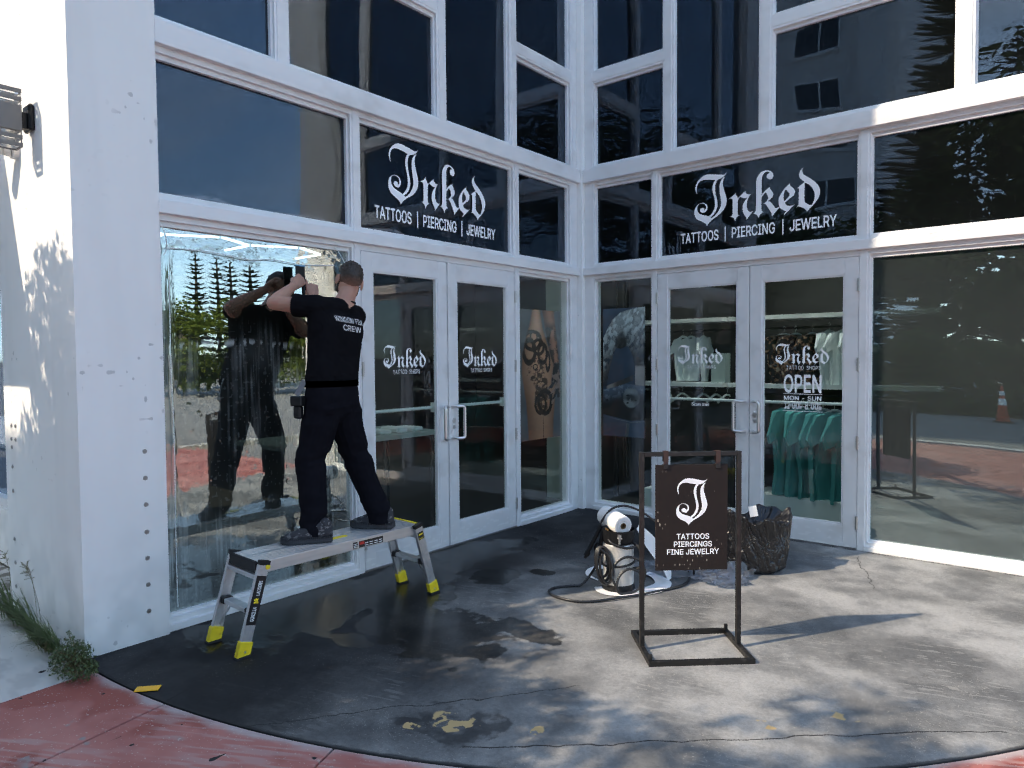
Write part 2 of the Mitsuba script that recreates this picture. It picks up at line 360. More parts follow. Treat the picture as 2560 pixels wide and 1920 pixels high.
def mull(w, u0, u1, z0, z1): put(P('mullion'), wbox(w, u0, u1, z0, z1, -0.125, 0.0, 0.002), 'mat_frame')
Z0, Z1a, Z1b, Z2a, Z2b = 0.045, 2.45, 2.53, 3.41, 3.545
for w, E in (('A', EW), ('B', EB)):
    s = 'left' if w == 'A' else 'right'
    k = put(P('beam'), wbox(w, 0.054, E, Z1a, Z1b, -0.12, 0.032, 0.003), 'mat_frame'); tag(k, f'narrow silver beam above the doors of the {s} storefront')
    k = put(P('beam'), wbox(w, 0.054, E, Z2a, Z2b, -0.12, 0.036, 0.003), 'mat_frame'); tag(k, f'wide silver beam above the transom windows of the {s} storefront')
    put(P('jamb'), wbox(w, 0.054, 0.165, 0.0, Z1a, -0.12, -0.004, 0.003), 'mat_frame')
    put(P('jamb'), wbox(w, 0.054, 0.165, Z1b, Z2a, -0.12, -0.004, 0.003), 'mat_frame')
    put(P('jamb'), wbox(w, 0.054, 0.150, Z2b, ZT, -0.12, -0.004, 0.003), 'mat_frame')
WA = dict(narrow=(0.165, 1.033), m=[(1.033, 1.087), (2.892, 2.945)], doors=(1.087, 2.892), big=(2.945, EW))
WB = dict(narrow=(0.150, 0.845), m=[(0.845, 0.885), (2.706, 2.762)], doors=(0.885, 2.706), big=(2.762, EB))
WN = {}
for w, D in (('A', WA), ('B', WB)):
    s = 'left' if w == 'A' else 'right'
    for a, b in D['m']:
        mull(w, a, b, 0.0, Z1a); mull(w, a, b, Z1b, Z2a)
    put(P('sill'), wbox(w, D['big'][0], D['big'][1], 0.0, Z0, -0.12, 0.012, 0.004), 'mat_frame'); put(P('sill'), wbox(w, D['narrow'][0], D['narrow'][1], 0.0, Z0, -0.12, 0.012, 0.004), 'mat_frame')
    WN[w, 'narrow'] = window(w, *D['narrow'], Z0, Z1a, 'mat_glass', f'narrow floor-length window beside the corner post on the {s} storefront')
    WN[w, 'big'] = window(w, *D['big'], Z0, Z1a, 'mat_glass_wet' if w == 'A' else 'mat_glass_film', 'large shop window wet with soapy water and film' if w == 'A' else 'large shop window mirroring the street beside the right doors')
    WN[w, 'tnarrow'] = window(w, *D['narrow'], Z1b, Z2a, 'mat_glass_tint', f'small dark transom window beside the corner post on the {s} storefront')
    WN[w, 'tdoor'] = window(w, *D['doors'], Z1b, Z2a, 'mat_glass_tint', f'dark transom window with large white lettering on the {s} storefront')
    WN[w, 'tbig'] = window(w, *D['big'], Z1b, Z2a, 'mat_glass_tint', f'wide dark transom window above the large shop window of the {s} storefront')
UA = [(0.150, 1.055), (1.125, 1.985), (2.058, 3.468), (3.542, EW)]
UB = [(0.150, 0.968), (1.040, 1.898), (1.976, 3.370), (3.452, EB)]
ZB0, ZB1 = 4.435, 4.512
for w, U in (('A', UA), ('B', UB)):
    s = 'left' if w == 'A' else 'right'
    for i, (a, b) in enumerate(U):
        if i: mull(w, U[i - 1][1], a, Z2b, ZT)
        if i in (0, 2):
            put(P('transom_bar'), wbox(w, a, b, ZB0, ZB1, -0.12, -0.004, 0.003), 'mat_frame')
            window(w, a, b, Z2b, ZB0, 'mat_glass_tint', None, top=0.02); window(w, a, b, ZB1, ZT, 'mat_glass_tint', None)
        else: window(w, a, b, Z2b, ZT, 'mat_glass_tint', None)


# doors
def door(w, u0, u1, hinge_right, label):
    """u0<u1 distances from the corner; the leaf is stiles and rails round a pane."""
    k = fresh(P('door')); tag(k, label)
    st, zt, zb = 0.108, 2.262, 0.19; zl0, zl1 = 0.012, 2.40
    put(k + '__leaf', cat(wbox(w, u0, u0 + st, zl0, zl1, -0.05, -0.004, 0.003), wbox(w, u1 - st, u1, zl0, zl1, -0.05, -0.004, 0.003),
                          wbox(w, u0 + st, u1 - st, zt, zl1, -0.05, -0.006), wbox(w, u0 + st, u1 - st, zl0, zb, -0.05, -0.006),
                          frame_ring(w, u0 + st, u1 - st, zb, zt, 0.014, -0.045, -0.012)), 'mat_door')
    seedn[0] += 1
    put(k + '__pane', wavy(w, u0 + st + 0.01, u1 - st - 0.01, zb + 0.01, zt - 0.01, -0.034, seedn[0], 0.0006, 0.0009), 'mat_glass', True)
    hu = u1 if hinge_right else u0
    for zc in (2.17, 1.525, 0.885, 0.225):
        ms = [wbox(w, hu - 0.010, hu + 0.010, zc - 0.055, zc + 0.055, -0.01, 0.006, 0.001)]
        for j in range(5):
            z_ = zc - 0.055 + j * 0.022
            c0 = (0.006, -hu, z_ + 0.001) if w == 'A' else (hu, -0.006, z_ + 0.001); c1 = (c0[0], c0[1], z_ + 0.021)
            ms.append(cyl(c0, c1, 0.0095, 10))
        put(k + '__hinge', cat(*ms), 'mat_steel_hinge')
    # pull handle: C of tube, grip offset away from the meeting stile
    mu = (u0 + 0.035) if hinge_right else (u1 - 0.035); sgn = 1 if hinge_right else -1
    gu = mu + sgn * 0.075
    P3 = (lambda u, d, z: (d, -u, z)) if w == 'A' else (lambda u, d, z: (u, -d, z))
    r = 0.045
    pts = [P3(mu, -0.01, 1.195), P3(mu, 0.02, 1.195), P3(mu + sgn * 0.02, 0.05, 1.195), P3(gu - sgn * 0.02, 0.066, 1.195), P3(gu - sgn * 0.004, 0.072, 1.186), P3(gu, 0.074, 1.165), P3(gu, 0.074, 1.06), P3(gu, 0.074, 0.955), P3(gu - sgn * 0.004, 0.072, 0.934), P3(gu - sgn * 0.02, 0.066, 0.925), P3(mu + sgn * 0.02, 0.05, 0.925), P3(mu, 0.02, 0.925), P3(mu, -0.01, 0.925)]
    put(k + '__handle', tube(spline(pts, 5), 0.0135, 14), 'mat_handle', True)
    # push bar inside
    put(k + '__push_bar', cat(tube(np.array([P3(u0 + st - 0.01, -0.09, 1.19), P3(u1 - st + 0.01, -0.09, 1.19)]), 0.014, 12), wbox(w, u0 + 0.02, u0 + st - 0.005, 1.15, 1.23, -0.11, -0.052), wbox(w, u1 - st + 0.005, u1 - 0.02, 1.15, 1.23, -0.11, -0.052)), 'mat_pushbar', 40)
    return k, P3


mat('mat_steel_hinge', (0.45, 0.44, 0.42), 0.35, 0.85)
mat('mat_pushbar', (0.75, 0.80, 0.77), 0.35, 0.3)
dA1, P3A = door('A', 1.990, 2.885, True, 'silver framed glass door behind the platform ladder, leftmost of the four doors')
dA2, _ = door('A', 1.094, 1.978, False, 'silver framed glass door left of the tattooed torso poster')
dB1, P3B = door('B', 0.892, 1.800, False, 'silver framed glass door behind the standing sign')
dB2, _ = door('B', 1.808, 2.703, True, 'silver framed glass door with the opening hours')
for w in 'AB':
    D = WA if w == 'A' else WB
    put(P('door_head'), wbox(w, D['doors'][0], D['doors'][1], 2.404, Z1a, -0.12, -0.010), 'mat_frame')
    put(P('door_threshold'), wbox(w, D['doors'][0], D['doors'][1], 0.0, 0.010, -0.12, 0.0), 'mat_steel_dark')
# locks
for k, w, u in ((dA2, 'A', 1.925), (dB2, 'B', 1.860)):
    c = (lambda d: (d, -u, 1.075)) if w == 'A' else (lambda d: (u, -d, 1.075))
    put(k + '__lock', cat(cyl(c(-0.01), c(0.006), 0.021, 20), cyl(c(0.004), c(0.010), 0.013, 16), wbox(w, u - 0.016, u + 0.016, 1.005, 1.035, -0.01, 0.001)), 'mat_handle', 40)

# vinyl lettering
def letter(key, mesh, w, u, z, d):
    mesh.apply_transform(wallmat(w, u, z, d)); put(key + '__lettering', mesh, 'mat_vinyl')
def words(parts, h):
    ms = []
    for s, x0, x1, y, hh in parts:
        m = text(s, x1 - x0, hh, 0.001, True); m.apply_translation([x0, y, 0]); ms.append(m)
    return ms
def bars(*r): return [box(x0, x1, y0, y1, 0, 0.001) for x0, x1, y0, y1 in r]
big = cat(logo(1.13), )
sub = words([('TATTOOS', -0.137, 0.239, 0, 0.092), ('PIERCING', 0.365, 0.755, 0, 0.092), ('JEWELRY', 0.881, 1.262, 0, 0.092)], 0)
sub += bars((0.298, 0.309, -0.024, 0.112), (0.816, 0.827, -0.024, 0.112))
sub = cat(*sub); sub.apply_translation([0, 2.677 - 2.815, 0])
full = cat(big, sub)
letter(WN['B', 'tdoor'], full.copy(), 'B', 1.253, 2.815, -0.056)
letter(WN['A', 'tdoor'], full.copy(), 'A', -2.568, 2.815, -0.056)
small = cat(logo(0.445), ); t = text('TATTOO SHOPS', None, 0.034, 0.001, False, gap=0.011); t.apply_scale([0.283 / t.bounds[1][0], 1, 1]); t.apply_translation([0.095, 1.479 - 1.519, 0]); small = cat(small, t)
letter(dA1, small.copy(), 'A', -2.662, 1.519, -0.029); letter(dA2, small.copy(), 'A', -1.775, 1.516, -0.029)
letter(dB1, small.copy(), 'B', 1.101, 1.522, -0.029)
op = words([('OPEN', 0.073, 0.386, 1.285, 0.147), ('MON - SUN', 0.075, 0.386, 1.216, 0.036), ('12', 0.078, 0.125, 1.141, 0.060), ('00', 0.145, 0.203, 1.141, 0.060), ('8', 0.252, 0.279, 1.141, 0.060), ('00', 0.301, 0.361, 1.141, 0.060), ('P', 0.208, 0.221, 1.173, 0.028), ('M', 0.208, 0.223, 1.141, 0.028), ('P', 0.366, 0.379, 1.173, 0.028), ('M', 0.366, 0.386, 1.141, 0.028)], 0)
op += bars((0.067, 0.394, 1.268, 1.272), (0.067, 0.394, 1.120, 1.124), (0.130, 0.138, 1.171, 1.179), (0.285, 0.293, 1.171, 1.179), (0.232, 0.244, 1.160, 1.165))
op = cat(*op); op.apply_translation([0, -1.519, 0])
letter(dB2, cat(small.copy(), op), 'B', 2.028, 1.519, -0.029)
m = text('Scan me!', 0.174, 0.030); letter(dB1, m, 'B', 1.242, 1.135, -0.028)

# ---- shell behind the glass
mat('mat_shop_floor', (0.06, 0.062, 0.062), 0.25)
mat('mat_dark_wall', (0.022, 0.023, 0.023), 0.8)
mat('mat_shop_white', (0.72, 0.76, 0.73), 0.5)
mat('mat_ceiling', (0.12, 0.12, 0.12), 0.8)
put(P('interior_floor'), cat(box(-7, -0.125, -4.34, 6, -0.06, 0.004), box(-0.125, 4.74, 0.125, 6, -0.06, 0.004)), 'mat_shop_floor')
put(P('interior_ceiling'), cat(box(-7, -0.125, -4.34, 6, 3.43, 3.53), box(-0.125, 4.74, 0.125, 6, 3.43, 3.53)), 'mat_ceiling')
put(P('back_wall'), box(-7.1, -7, -4.34, 6, 0, ZT + 3), 'mat_dark_wall'); put(P('back_wall'), box(-7, 4.85, 6, 6.1, 0, ZT + 3), 'mat_dark_wall')
put(P('back_wall'), box(4.74, 4.85, 0.40, 6, 0, ZT + 3), 'mat_dark_wall'); put(P('side_wall'), box(-7, -1.22, -4.6, -4.35, 2.6, ZT + 3.8), 'mat_stucco')
put(P('side_wall'), box(-7, -1.22, -4.52, -4.35, 0.0, 0.45), 'mat_stucco')
k = fresh(P('window')); put(k + '__frame', frame_ring('B', -3.4, -1.225, 0.45, 2.6, 0.07, 4.40, 4.50), 'mat_door'); put(k + '__pane', wavy('B', -3.33, -1.29, 0.52, 2.53, 4.44, 77), 'mat_glass_tint', True)
put(P('parapet'), cat(box(-0.30, 0.0, -4.35, 0.0, ZT, ZT + 3.8), box(0.0, 4.27, 0.0, 0.30, ZT, ZT + 3.8)), 'mat_stucco')
put(P('roof'), cat(box(-7, 0, -4.34, 6.1, ZT + 3.0, ZT + 3.3), box(0, 4.85, 0, 6.1, ZT + 3.0, ZT + 3.3)), 'mat_dark_wall')
# interior white column behind the corner post and slatted back panels
mat('mat_column', (0.30, 0.37, 0.35), 0.5)
put(P('interior_column'), box(-0.62, -0.22, 0.22, 0.62, 0.0, 3.43), 'mat_column')

# ------------------------------------------------------------------ ground
mat('mat_asphalt', mikit.proc(lambda p, n, uv: MX((0.13, 0.128, 0.125), (0.22, 0.215, 0.205), FB(p.x * 1.3, p.y * 1.3, 0, 4) * 0.6 + N(p.x * 60, p.y * 60) * 0.4)), 0.85)
s = 250.0
put('road', trimesh.Trimesh([[-s, -s, -0.10], [s, -s, -0.10], [s, s, -0.10], [-s, s, -0.10]], [[0, 1, 2], [0, 2, 3]]), 'mat_asphalt'); tag('road', 'grey asphalt street reflected in the shop windows', None, None, 'structure')


def blob(p, x, y, rx, ry, w=0.75):
    d = dr.sqrt(dr.square((p.x - x) / rx) + dr.square((p.y - y) / ry)) + (FB(p.x * 9, p.y * 9, 3.3, 4) - 0.5) * w * 2
    return SS(1.06, 0.90, d)


WET = [(0.30, -3.6, 0.42, 0.75), (0.28, -2.3, 0.33, 0.95), (1.15, -3.36, 0.60, 0.32), (0.62, -3.0, 0.30, 0.28), (0.95, -3.75, 0.16, 0.10), (0.80, -2.35, 0.16, 0.20), (1.62, -3.02, 0.24, 0.10), (1.02, -2.05, 0.10, 0.07), (1.12, -1.72, 0.09, 0.06)]
def wetness(p):
    w = mi.Float(0)
    for b in WET: w = dr.maximum(w, blob(p, *b))
    return w


def line(p, x0, y0, x1, y1, wdt, wob=0.03):
    dx, dy = x1 - x0, y1 - y0; L = math.hypot(dx, dy); dx, dy = dx / L, dy / L
    t = (p.x - x0) * dx + (p.y - y0) * dy
    d = dr.abs((p.x - x0) * (-dy) + (p.y - y0) * dx + (FB(p.x * 6, p.y * 6, 1.0, 4) - 0.5) * wob * 2)
    return SS(wdt, wdt * 0.3, d) * SS(-0.02, 0.0, t) * SS(L + 0.02, L, t)


def pad_color(p, n, uv):
    r = dr.sqrt(p.x * p.x + p.y * p.y)
    # dusty wear right and centre; left and corner painted darker to deepen the shade
    worn_unshaded = SS(0.35, 1.55, p.x + 0.12 * (p.y + 3.0) + (FB(p.x * 1.6, p.y * 1.6, 0.5, 4) - 0.5) * 1.5) * (1.0 - 0.85 * SS(2.25, 1.25, p.x + (FB(p.x * 2.1, p.y * 2.1, 3.5, 4) - 0.5) * 0.9) * SS(-3.0, -3.7, p.y + (FB(p.x * 1.7, p.y * 1.7, 8.5, 3) - 0.5) * 0.5)) * SS(1.5, 2.9, r + (FB(p.x * 1.3, p.y * 1.3, 7.5, 3) - 0.5) * 1.2)
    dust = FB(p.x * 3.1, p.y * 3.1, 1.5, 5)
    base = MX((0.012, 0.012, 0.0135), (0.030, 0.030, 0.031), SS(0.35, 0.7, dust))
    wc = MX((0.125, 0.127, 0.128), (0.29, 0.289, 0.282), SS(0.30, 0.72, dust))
    c = MX(base, wc, worn_unshaded)
    gr = N(p.x * 210, p.y * 210, 1.0) * 0.5 + N(p.x * 75, p.y * 75, 5.0) * 0.5; c = c * (0.80 + 0.40 * gr)
    mot = SS(0.40, 0.62, FB(p.x * 1.1, p.y * 2.0, 11.0, 5)); c = c * (0.82 + 0.24 * mot)
    speck = SS(0.82, 0.92, N(p.x * 150, p.y * 150, 2.0)) * (0.2 + 0.8 * worn_unshaded) * SS(0.35, 0.7, FB(p.x * 4, p.y * 4, 6.0, 3))
    c = MX(c, (0.34, 0.325, 0.29), speck * 0.6)
    scr = SS(0.74, 0.80, N(p.x * 14 + p.y * 5, p.y * 70 - p.x * 20, 8.0)) * SS(0.55, 0.7, N(p.x * 2.2, p.y * 2.2, 4.0))
    c = MX(c, (0.34, 0.335, 0.32), scr * 0.28 * worn_unshaded)
    och = mi.Float(0)
    for b in ((2.03, -4.02, 0.10, 0.07), (1.90, -4.16, 0.04, 0.03), (2.36, -3.86, 0.03, 0.04), (3.10, -3.20, 0.05, 0.03), (3.33, -2.92, 0.07, 0.03)): och = dr.maximum(och, blob(p, *b, 0.9) * SS(0.50, 0.58, FB(p.x * 24, p.y * 24, 2.0, 4)))
    dk = mi.Float(0)
    for b in ((2.03, -4.02, 0.24, 0.16), (1.90, -4.16, 0.11, 0.08)): dk = dr.maximum(dk, blob(p, *b, 0.8) * SS(0.30, 0.62, FB(p.x * 13, p.y * 13, 4.0, 4)))
    c = MX(c, (0.02, 0.02, 0.021), dk * 0.7); c = MX(c, (0.46, 0.33, 0.16), och)
    cr = dr.maximum(line(p, 2.2, -4.15, 3.9, -2.62, 0.006), dr.maximum(line(p, 2.75, -0.2, 3.05, -0.95, 0.005, 0.06), line(p, 1.35, -4.62, 2.25, -3.4, 0.005, 0.05)))
    c = MX(c, (0.012, 0.012, 0.012), cr * 0.85)
    jn = dr.maximum(line(p, 0.05, -1.05, 0.9, -0.7, 0.006, 0.004), line(p, 0.62, -3.95, 0.85, -4.78, 0.008, 0.006)); c = MX(c, (0.012, 0.012, 0.013), jn)
    w = wetness(p)
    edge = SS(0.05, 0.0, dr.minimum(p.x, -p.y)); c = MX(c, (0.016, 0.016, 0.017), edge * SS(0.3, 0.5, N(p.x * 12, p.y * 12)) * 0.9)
    lip = SS(4.80, 4.815, r + (FB(p.x * 20, p.y * 20, 0, 2) - 0.5) * 0.012); c = MX(c, (0.018, 0.018, 0.019), lip * 0.8)
    return c * (1.0 - 0.74 * w)


def pad_rough(p, n, uv): return dr.lerp(0.62 + 0.2 * N(p.x * 8, p.y * 8), mi.Float(0.19), wetness(p) * 0.9)


def pad_bump(p, n, uv):
    w = wetness(p)
    return (FB(p.x * 55, p.y * 55, 0, 3) * 0.0022 + FB(p.x * 7, p.y * 7, 0, 3) * 0.0035) * (1 - w * 0.97)


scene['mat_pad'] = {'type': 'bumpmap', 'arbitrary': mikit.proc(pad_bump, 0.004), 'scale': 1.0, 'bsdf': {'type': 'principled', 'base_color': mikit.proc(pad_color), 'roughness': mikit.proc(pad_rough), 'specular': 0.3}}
R = 4.82
ang = np.linspace(-math.pi / 2, 0, 120)
pad = Polygon([(-0.13, -0.0), (-0.13, -4.34), (0.0, -4.35), (0.0, -R)] + [(R * math.cos(a), R * math.sin(a)) for a in ang] + [(4.26, 0.0), (4.26, 0.13), (-0.13, 0.13)])
m = extr(pad.buffer(0), 0.09); m.apply_translation([0, 0, -0.09]); put('terrace', m, 'mat_pad'); tag('terrace', 'quarter-round black painted concrete terrace, grey with wear, shade painted darker at left, partly wet', None, None, 'structure')


def red_color(p, n, uv):
    a = FB(p.x * 2.3, p.y * 2.3, 0.7, 5); b = FB(p.x * 9, p.y * 9, 2.7, 4)
    c = MX((0.36, 0.125, 0.105), (0.45, 0.19, 0.16), SS(0.35, 0.65, a))
    c = MX(c, (0.27, 0.070, 0.052), SS(0.56, 0.66, FB(p.x * 3.0 + 8, p.y * 3.0, 5.0, 4)) * 0.75)
    fade = SS(0.50, 0.78, N((p.x * 0.88 + p.y * 0.48) * 7, (p.y * 0.88 - p.x * 0.48) * 70, 1.0)) * SS(0.48, 0.62, FB(p.x * 2.0, p.y * 2.0, 9.0, 4))
    c = MX(c, (0.45, 0.34, 0.32), fade * 0.42)
    pat = SS(0.66, 0.70, b) * SS(0.45, 0.55, a); c = MX(c, (0.26, 0.25, 0.245), pat * 0.9)
    r = dr.sqrt(p.x * p.x + p.y * p.y)
    e = SS(4.885, 4.83, r + (b - 0.5) * 0.08); c = MX(c, (0.42, 0.39, 0.38), e * 0.75)
    sp = SS(0.86, 0.94, N(p.x * 120, p.y * 120, 3.0)); c = MX(c, (0.5, 0.42, 0.38), sp * 0.6)
    bl = SS(0.945, 0.96, N(p.x * 19, p.y * 19, 6.0)); return MX(c, (0.02, 0.02, 0.02), bl)


def walk_bump(p, n, uv): return FB(p.x * 60, p.y * 60, 0, 3) * 0.002 + N((p.x * 0.88 + p.y * 0.48) * 10, (p.y * 0.88 - p.x * 0.48) * 110, 1.0) * 0.0012
scene['mat_red'] = {'type': 'bumpmap', 'arbitrary': mikit.proc(walk_bump, 0.003), 'scale': 1.0, 'bsdf': {'type': 'principled', 'base_color': mikit.proc(red_color), 'roughness': 0.7, 'specular': 0.35}}


def conc(p, n, uv):
    c = MX((0.50, 0.485, 0.45), (0.62, 0.605, 0.57), FB(p.x * 2, p.y * 2, 0, 4))
    c = MX(c, (0.36, 0.35, 0.33), SS(0.55, 0.75, FB(p.x * 5 + 2, p.y * 9, 3.0, 4)) * 0.5)
    c = MX(c, (0.10, 0.085, 0.06), SS(-4.95, -4.82, p.y + (FB(p.x * 8, p.y * 8, 2.0, 3) - 0.5) * 0.16) * SS(0.35, 0.6, FB(p.x * 14, p.y * 14, 5.0, 3)) * 0.8)
    return MX(c, (0.02, 0.02, 0.02), SS(0.955, 0.965, N(p.x * 13, p.y * 13, 7.0)))
scene['mat_concrete'] = {'type': 'bumpmap', 'arbitrary': mikit.proc(walk_bump, 0.003), 'scale': 1.0, 'bsdf': {'type': 'principled', 'base_color': mikit.proc(conc), 'roughness': 0.8, 'specular': 0.3}}


def sector(r0, r1, a0, a1, n=10):
    a = np.linspace(a0, a1, n)
    o = [(r1 * math.sin(t), -r1 * math.cos(t)) for t in a]; i = [(r0 * math.sin(t), -r0 * math.cos(t)) for t in a[::-1]]
    return Polygon(o + i)
def slab(poly, mat_, z=0.0, gap=0.004, ch=0.004):
    a = poly.buffer(-gap, join_style=2); b = poly.buffer(-gap - ch, join_style=2)
    base = extr(a, 0.09 - ch); base.apply_translation([0, 0, z - 0.09])
    va = np.array(a.exterior.coords)[:-1]; n = len(va)
    # chamfer ring between a and b by nearest matching
    vb = np.array(b.exterior.coords)[:-1]
    vb = vb[[int(np.argmin(((vb - p) ** 2).sum(1))) for p in va]]
    V = np.vstack([np.c_[va, np.full(n, z - ch)], np.c_[vb, np.full(n, z)]]); F = []
    sgn = 1 if a.exterior.is_ccw else -1
    for i in range(n):
        j = (i + 1) % n
        q = [[i, j, n + j], [i, n + j, n + i]]
        F += q if sgn > 0 else [t[::-1] for t in q]
    top = extr(Polygon(vb).buffer(0), 0.003); top.apply_translation([0, 0, z - 0.003])
    return cat(base, trimesh.Trimesh(V, F, process=False), top)
edges = [2.6, 10.2, 21.7, 33.2, 44.7, 56.2, 67.7, 79.2, 90.0]
for i in range(len(edges) - 1):
    for j, (r0, r1) in enumerate(((R + 0.004, 6.7), (6.7, 8.6))):
        put('sidewalk__slab', slab(sector(r0, r1, math.radians(edges[i]), math.radians(edges[i + 1])), 'mat_red', -0.001 * ((i + j) % 3)), 'mat_red')
tag('sidewalk', 'faded red concrete sidewalk curving round the black terrace', None, None, 'structure')
for x0, x1 in ((-1.9, 0.205), (-4.2, -1.9), (-6.5, -4.2)):
    q = Polygon([(x0, -4.52 if x1 < 0 else -4.79), (x0, -6.9), (x1, -6.9), (x1, -4.79 if x1 > 0 else -4.52)])
    if x1 > 0: q = Polygon([(x0, -4.52), (x0, -6.9), (x1 + 0.10, -6.9), (x1 + 0.02, -4.84), (0.0, -4.84), (0.0, -4.79), (-1.21, -4.79), (-1.23, -4.52)])
    put('pavement__slab', slab(q, 'mat_concrete', -0.004), 'mat_concrete')
tag('pavement', 'pale grey concrete pavement at the foot of the end pillar', None, None, 'structure')
kerb = Polygon([(-60, -8.9), (-3, -8.75)] + [(8.75 * math.sin(t), -8.75 * math.cos(t)) for t in np.linspace(0, math.pi / 2, 40)] + [(8.75, 60), (9.0, 60)] + [(9.0 * math.sin(t), -9.0 * math.cos(t)) for t in np.linspace(math.pi / 2, 0, 40)] + [(-3, -9.0), (-60, -9.15)])
m = extr(kerb.buffer(0), 0.12); m.apply_translation([0, 0, -0.11]); put('kerb', m, 'mat_concrete'); tag('kerb', 'concrete kerb along the edge of the sidewalk', None, None, 'structure')
strip = Polygon([(-60, -6.9), (-6.5, -6.9), (0.4, -6.9), (0.4, -8.6), (-3, -8.75), (-60, -8.9)])
m = extr(strip, 0.08); m.apply_translation([0, 0, -0.085]); put('verge', m, 'mat_concrete'); tag('verge', 'concrete strip between pavement and kerb', None, None, 'structure')

# ------------------------------------------------------------------ objects on the terrace
def beam(p0, p1, w, h, up=(0, 0, 1), b=0.0):
    """square bar from p0 to p1, w across, h along the up direction"""
    p0, p1, up = (np.array(v, float) for v in (p0, p1, up)); t = p1 - p0; L = np.linalg.norm(t); t /= L
    s = np.cross(up, t); s /= np.linalg.norm(s); n = np.cross(t, s)
    return oriented(box(0, L, -w / 2, w / 2, -h / 2, h / 2, b), t, s, n, p0)


def brushed(p, n, uv): return MX((0.66, 0.66, 0.66), (0.52, 0.525, 0.53), FB(p.x * 40, p.y * 6, p.z * 40, 3))
mat('mat_ladder', mikit.proc(brushed), 0.34, 0.75)
mat('mat_yellow', mikit.proc(lambda p, n, uv: MX((0.80, 0.60, 0.02), (0.62, 0.45, 0.02), SS(0.5, 0.8, FB(p.x * 25, p.y * 25, p.z * 25, 3)))), 0.4)
mat('mat_black_plastic', (0.010, 0.010, 0.011), 0.45, 0, 0.3)
mat('mat_label_black', (0.012, 0.012, 0.013), 0.35)
mat('mat_label_white', (0.78, 0.78, 0.77), 0.5)
mat('mat_label_red', (0.45, 0.03, 0.02), 0.5)

# --- work platform
lad = thing('work_platform', 'folding aluminium work platform with yellow feet standing in front of the wet window', 'step platform')
LM = rotz(-2.2, (0.534, -3.568, 0.0))
def lp(name, mesh, m_, smooth=False, parent=None):
    mesh = mesh.copy(); mesh.apply_transform(LM); return put(f'{parent or lad}__{name}', mesh, m_, smooth)
HD = 0.49
ms = [box(-0.150, 0.150, -0.575, 0.575, HD - 0.020, HD - 0.006), box(0.138, 0.152, -0.575, 0.575, HD - 0.066, HD - 0.001, 0.003), box(-0.152, -0.138, -0.575, 0.575, HD - 0.066, HD - 0.001, 0.003)]
for i in range(11):
    x = -0.133 + i * 0.0266
    if i == 4: ms += [box(x - 0.0095, x + 0.0095, -0.575, -0.09, HD - 0.008, HD), box(x - 0.0095, x + 0.0095, 0.09, 0.575, HD - 0.008, HD)]
    else: ms.append(box(x - 0.0095, x + 0.0095, -0.575, 0.575, HD - 0.008, HD, 0.002))
lp('deck', cat(*ms), 'mat_ladder'); tag(lad + '__deck', 'ribbed aluminium standing deck')
lp('release_grip', box(0.010, 0.045, -0.085, 0.085, HD - 0.008, HD + 0.004, 0.004), 'mat_yellow')
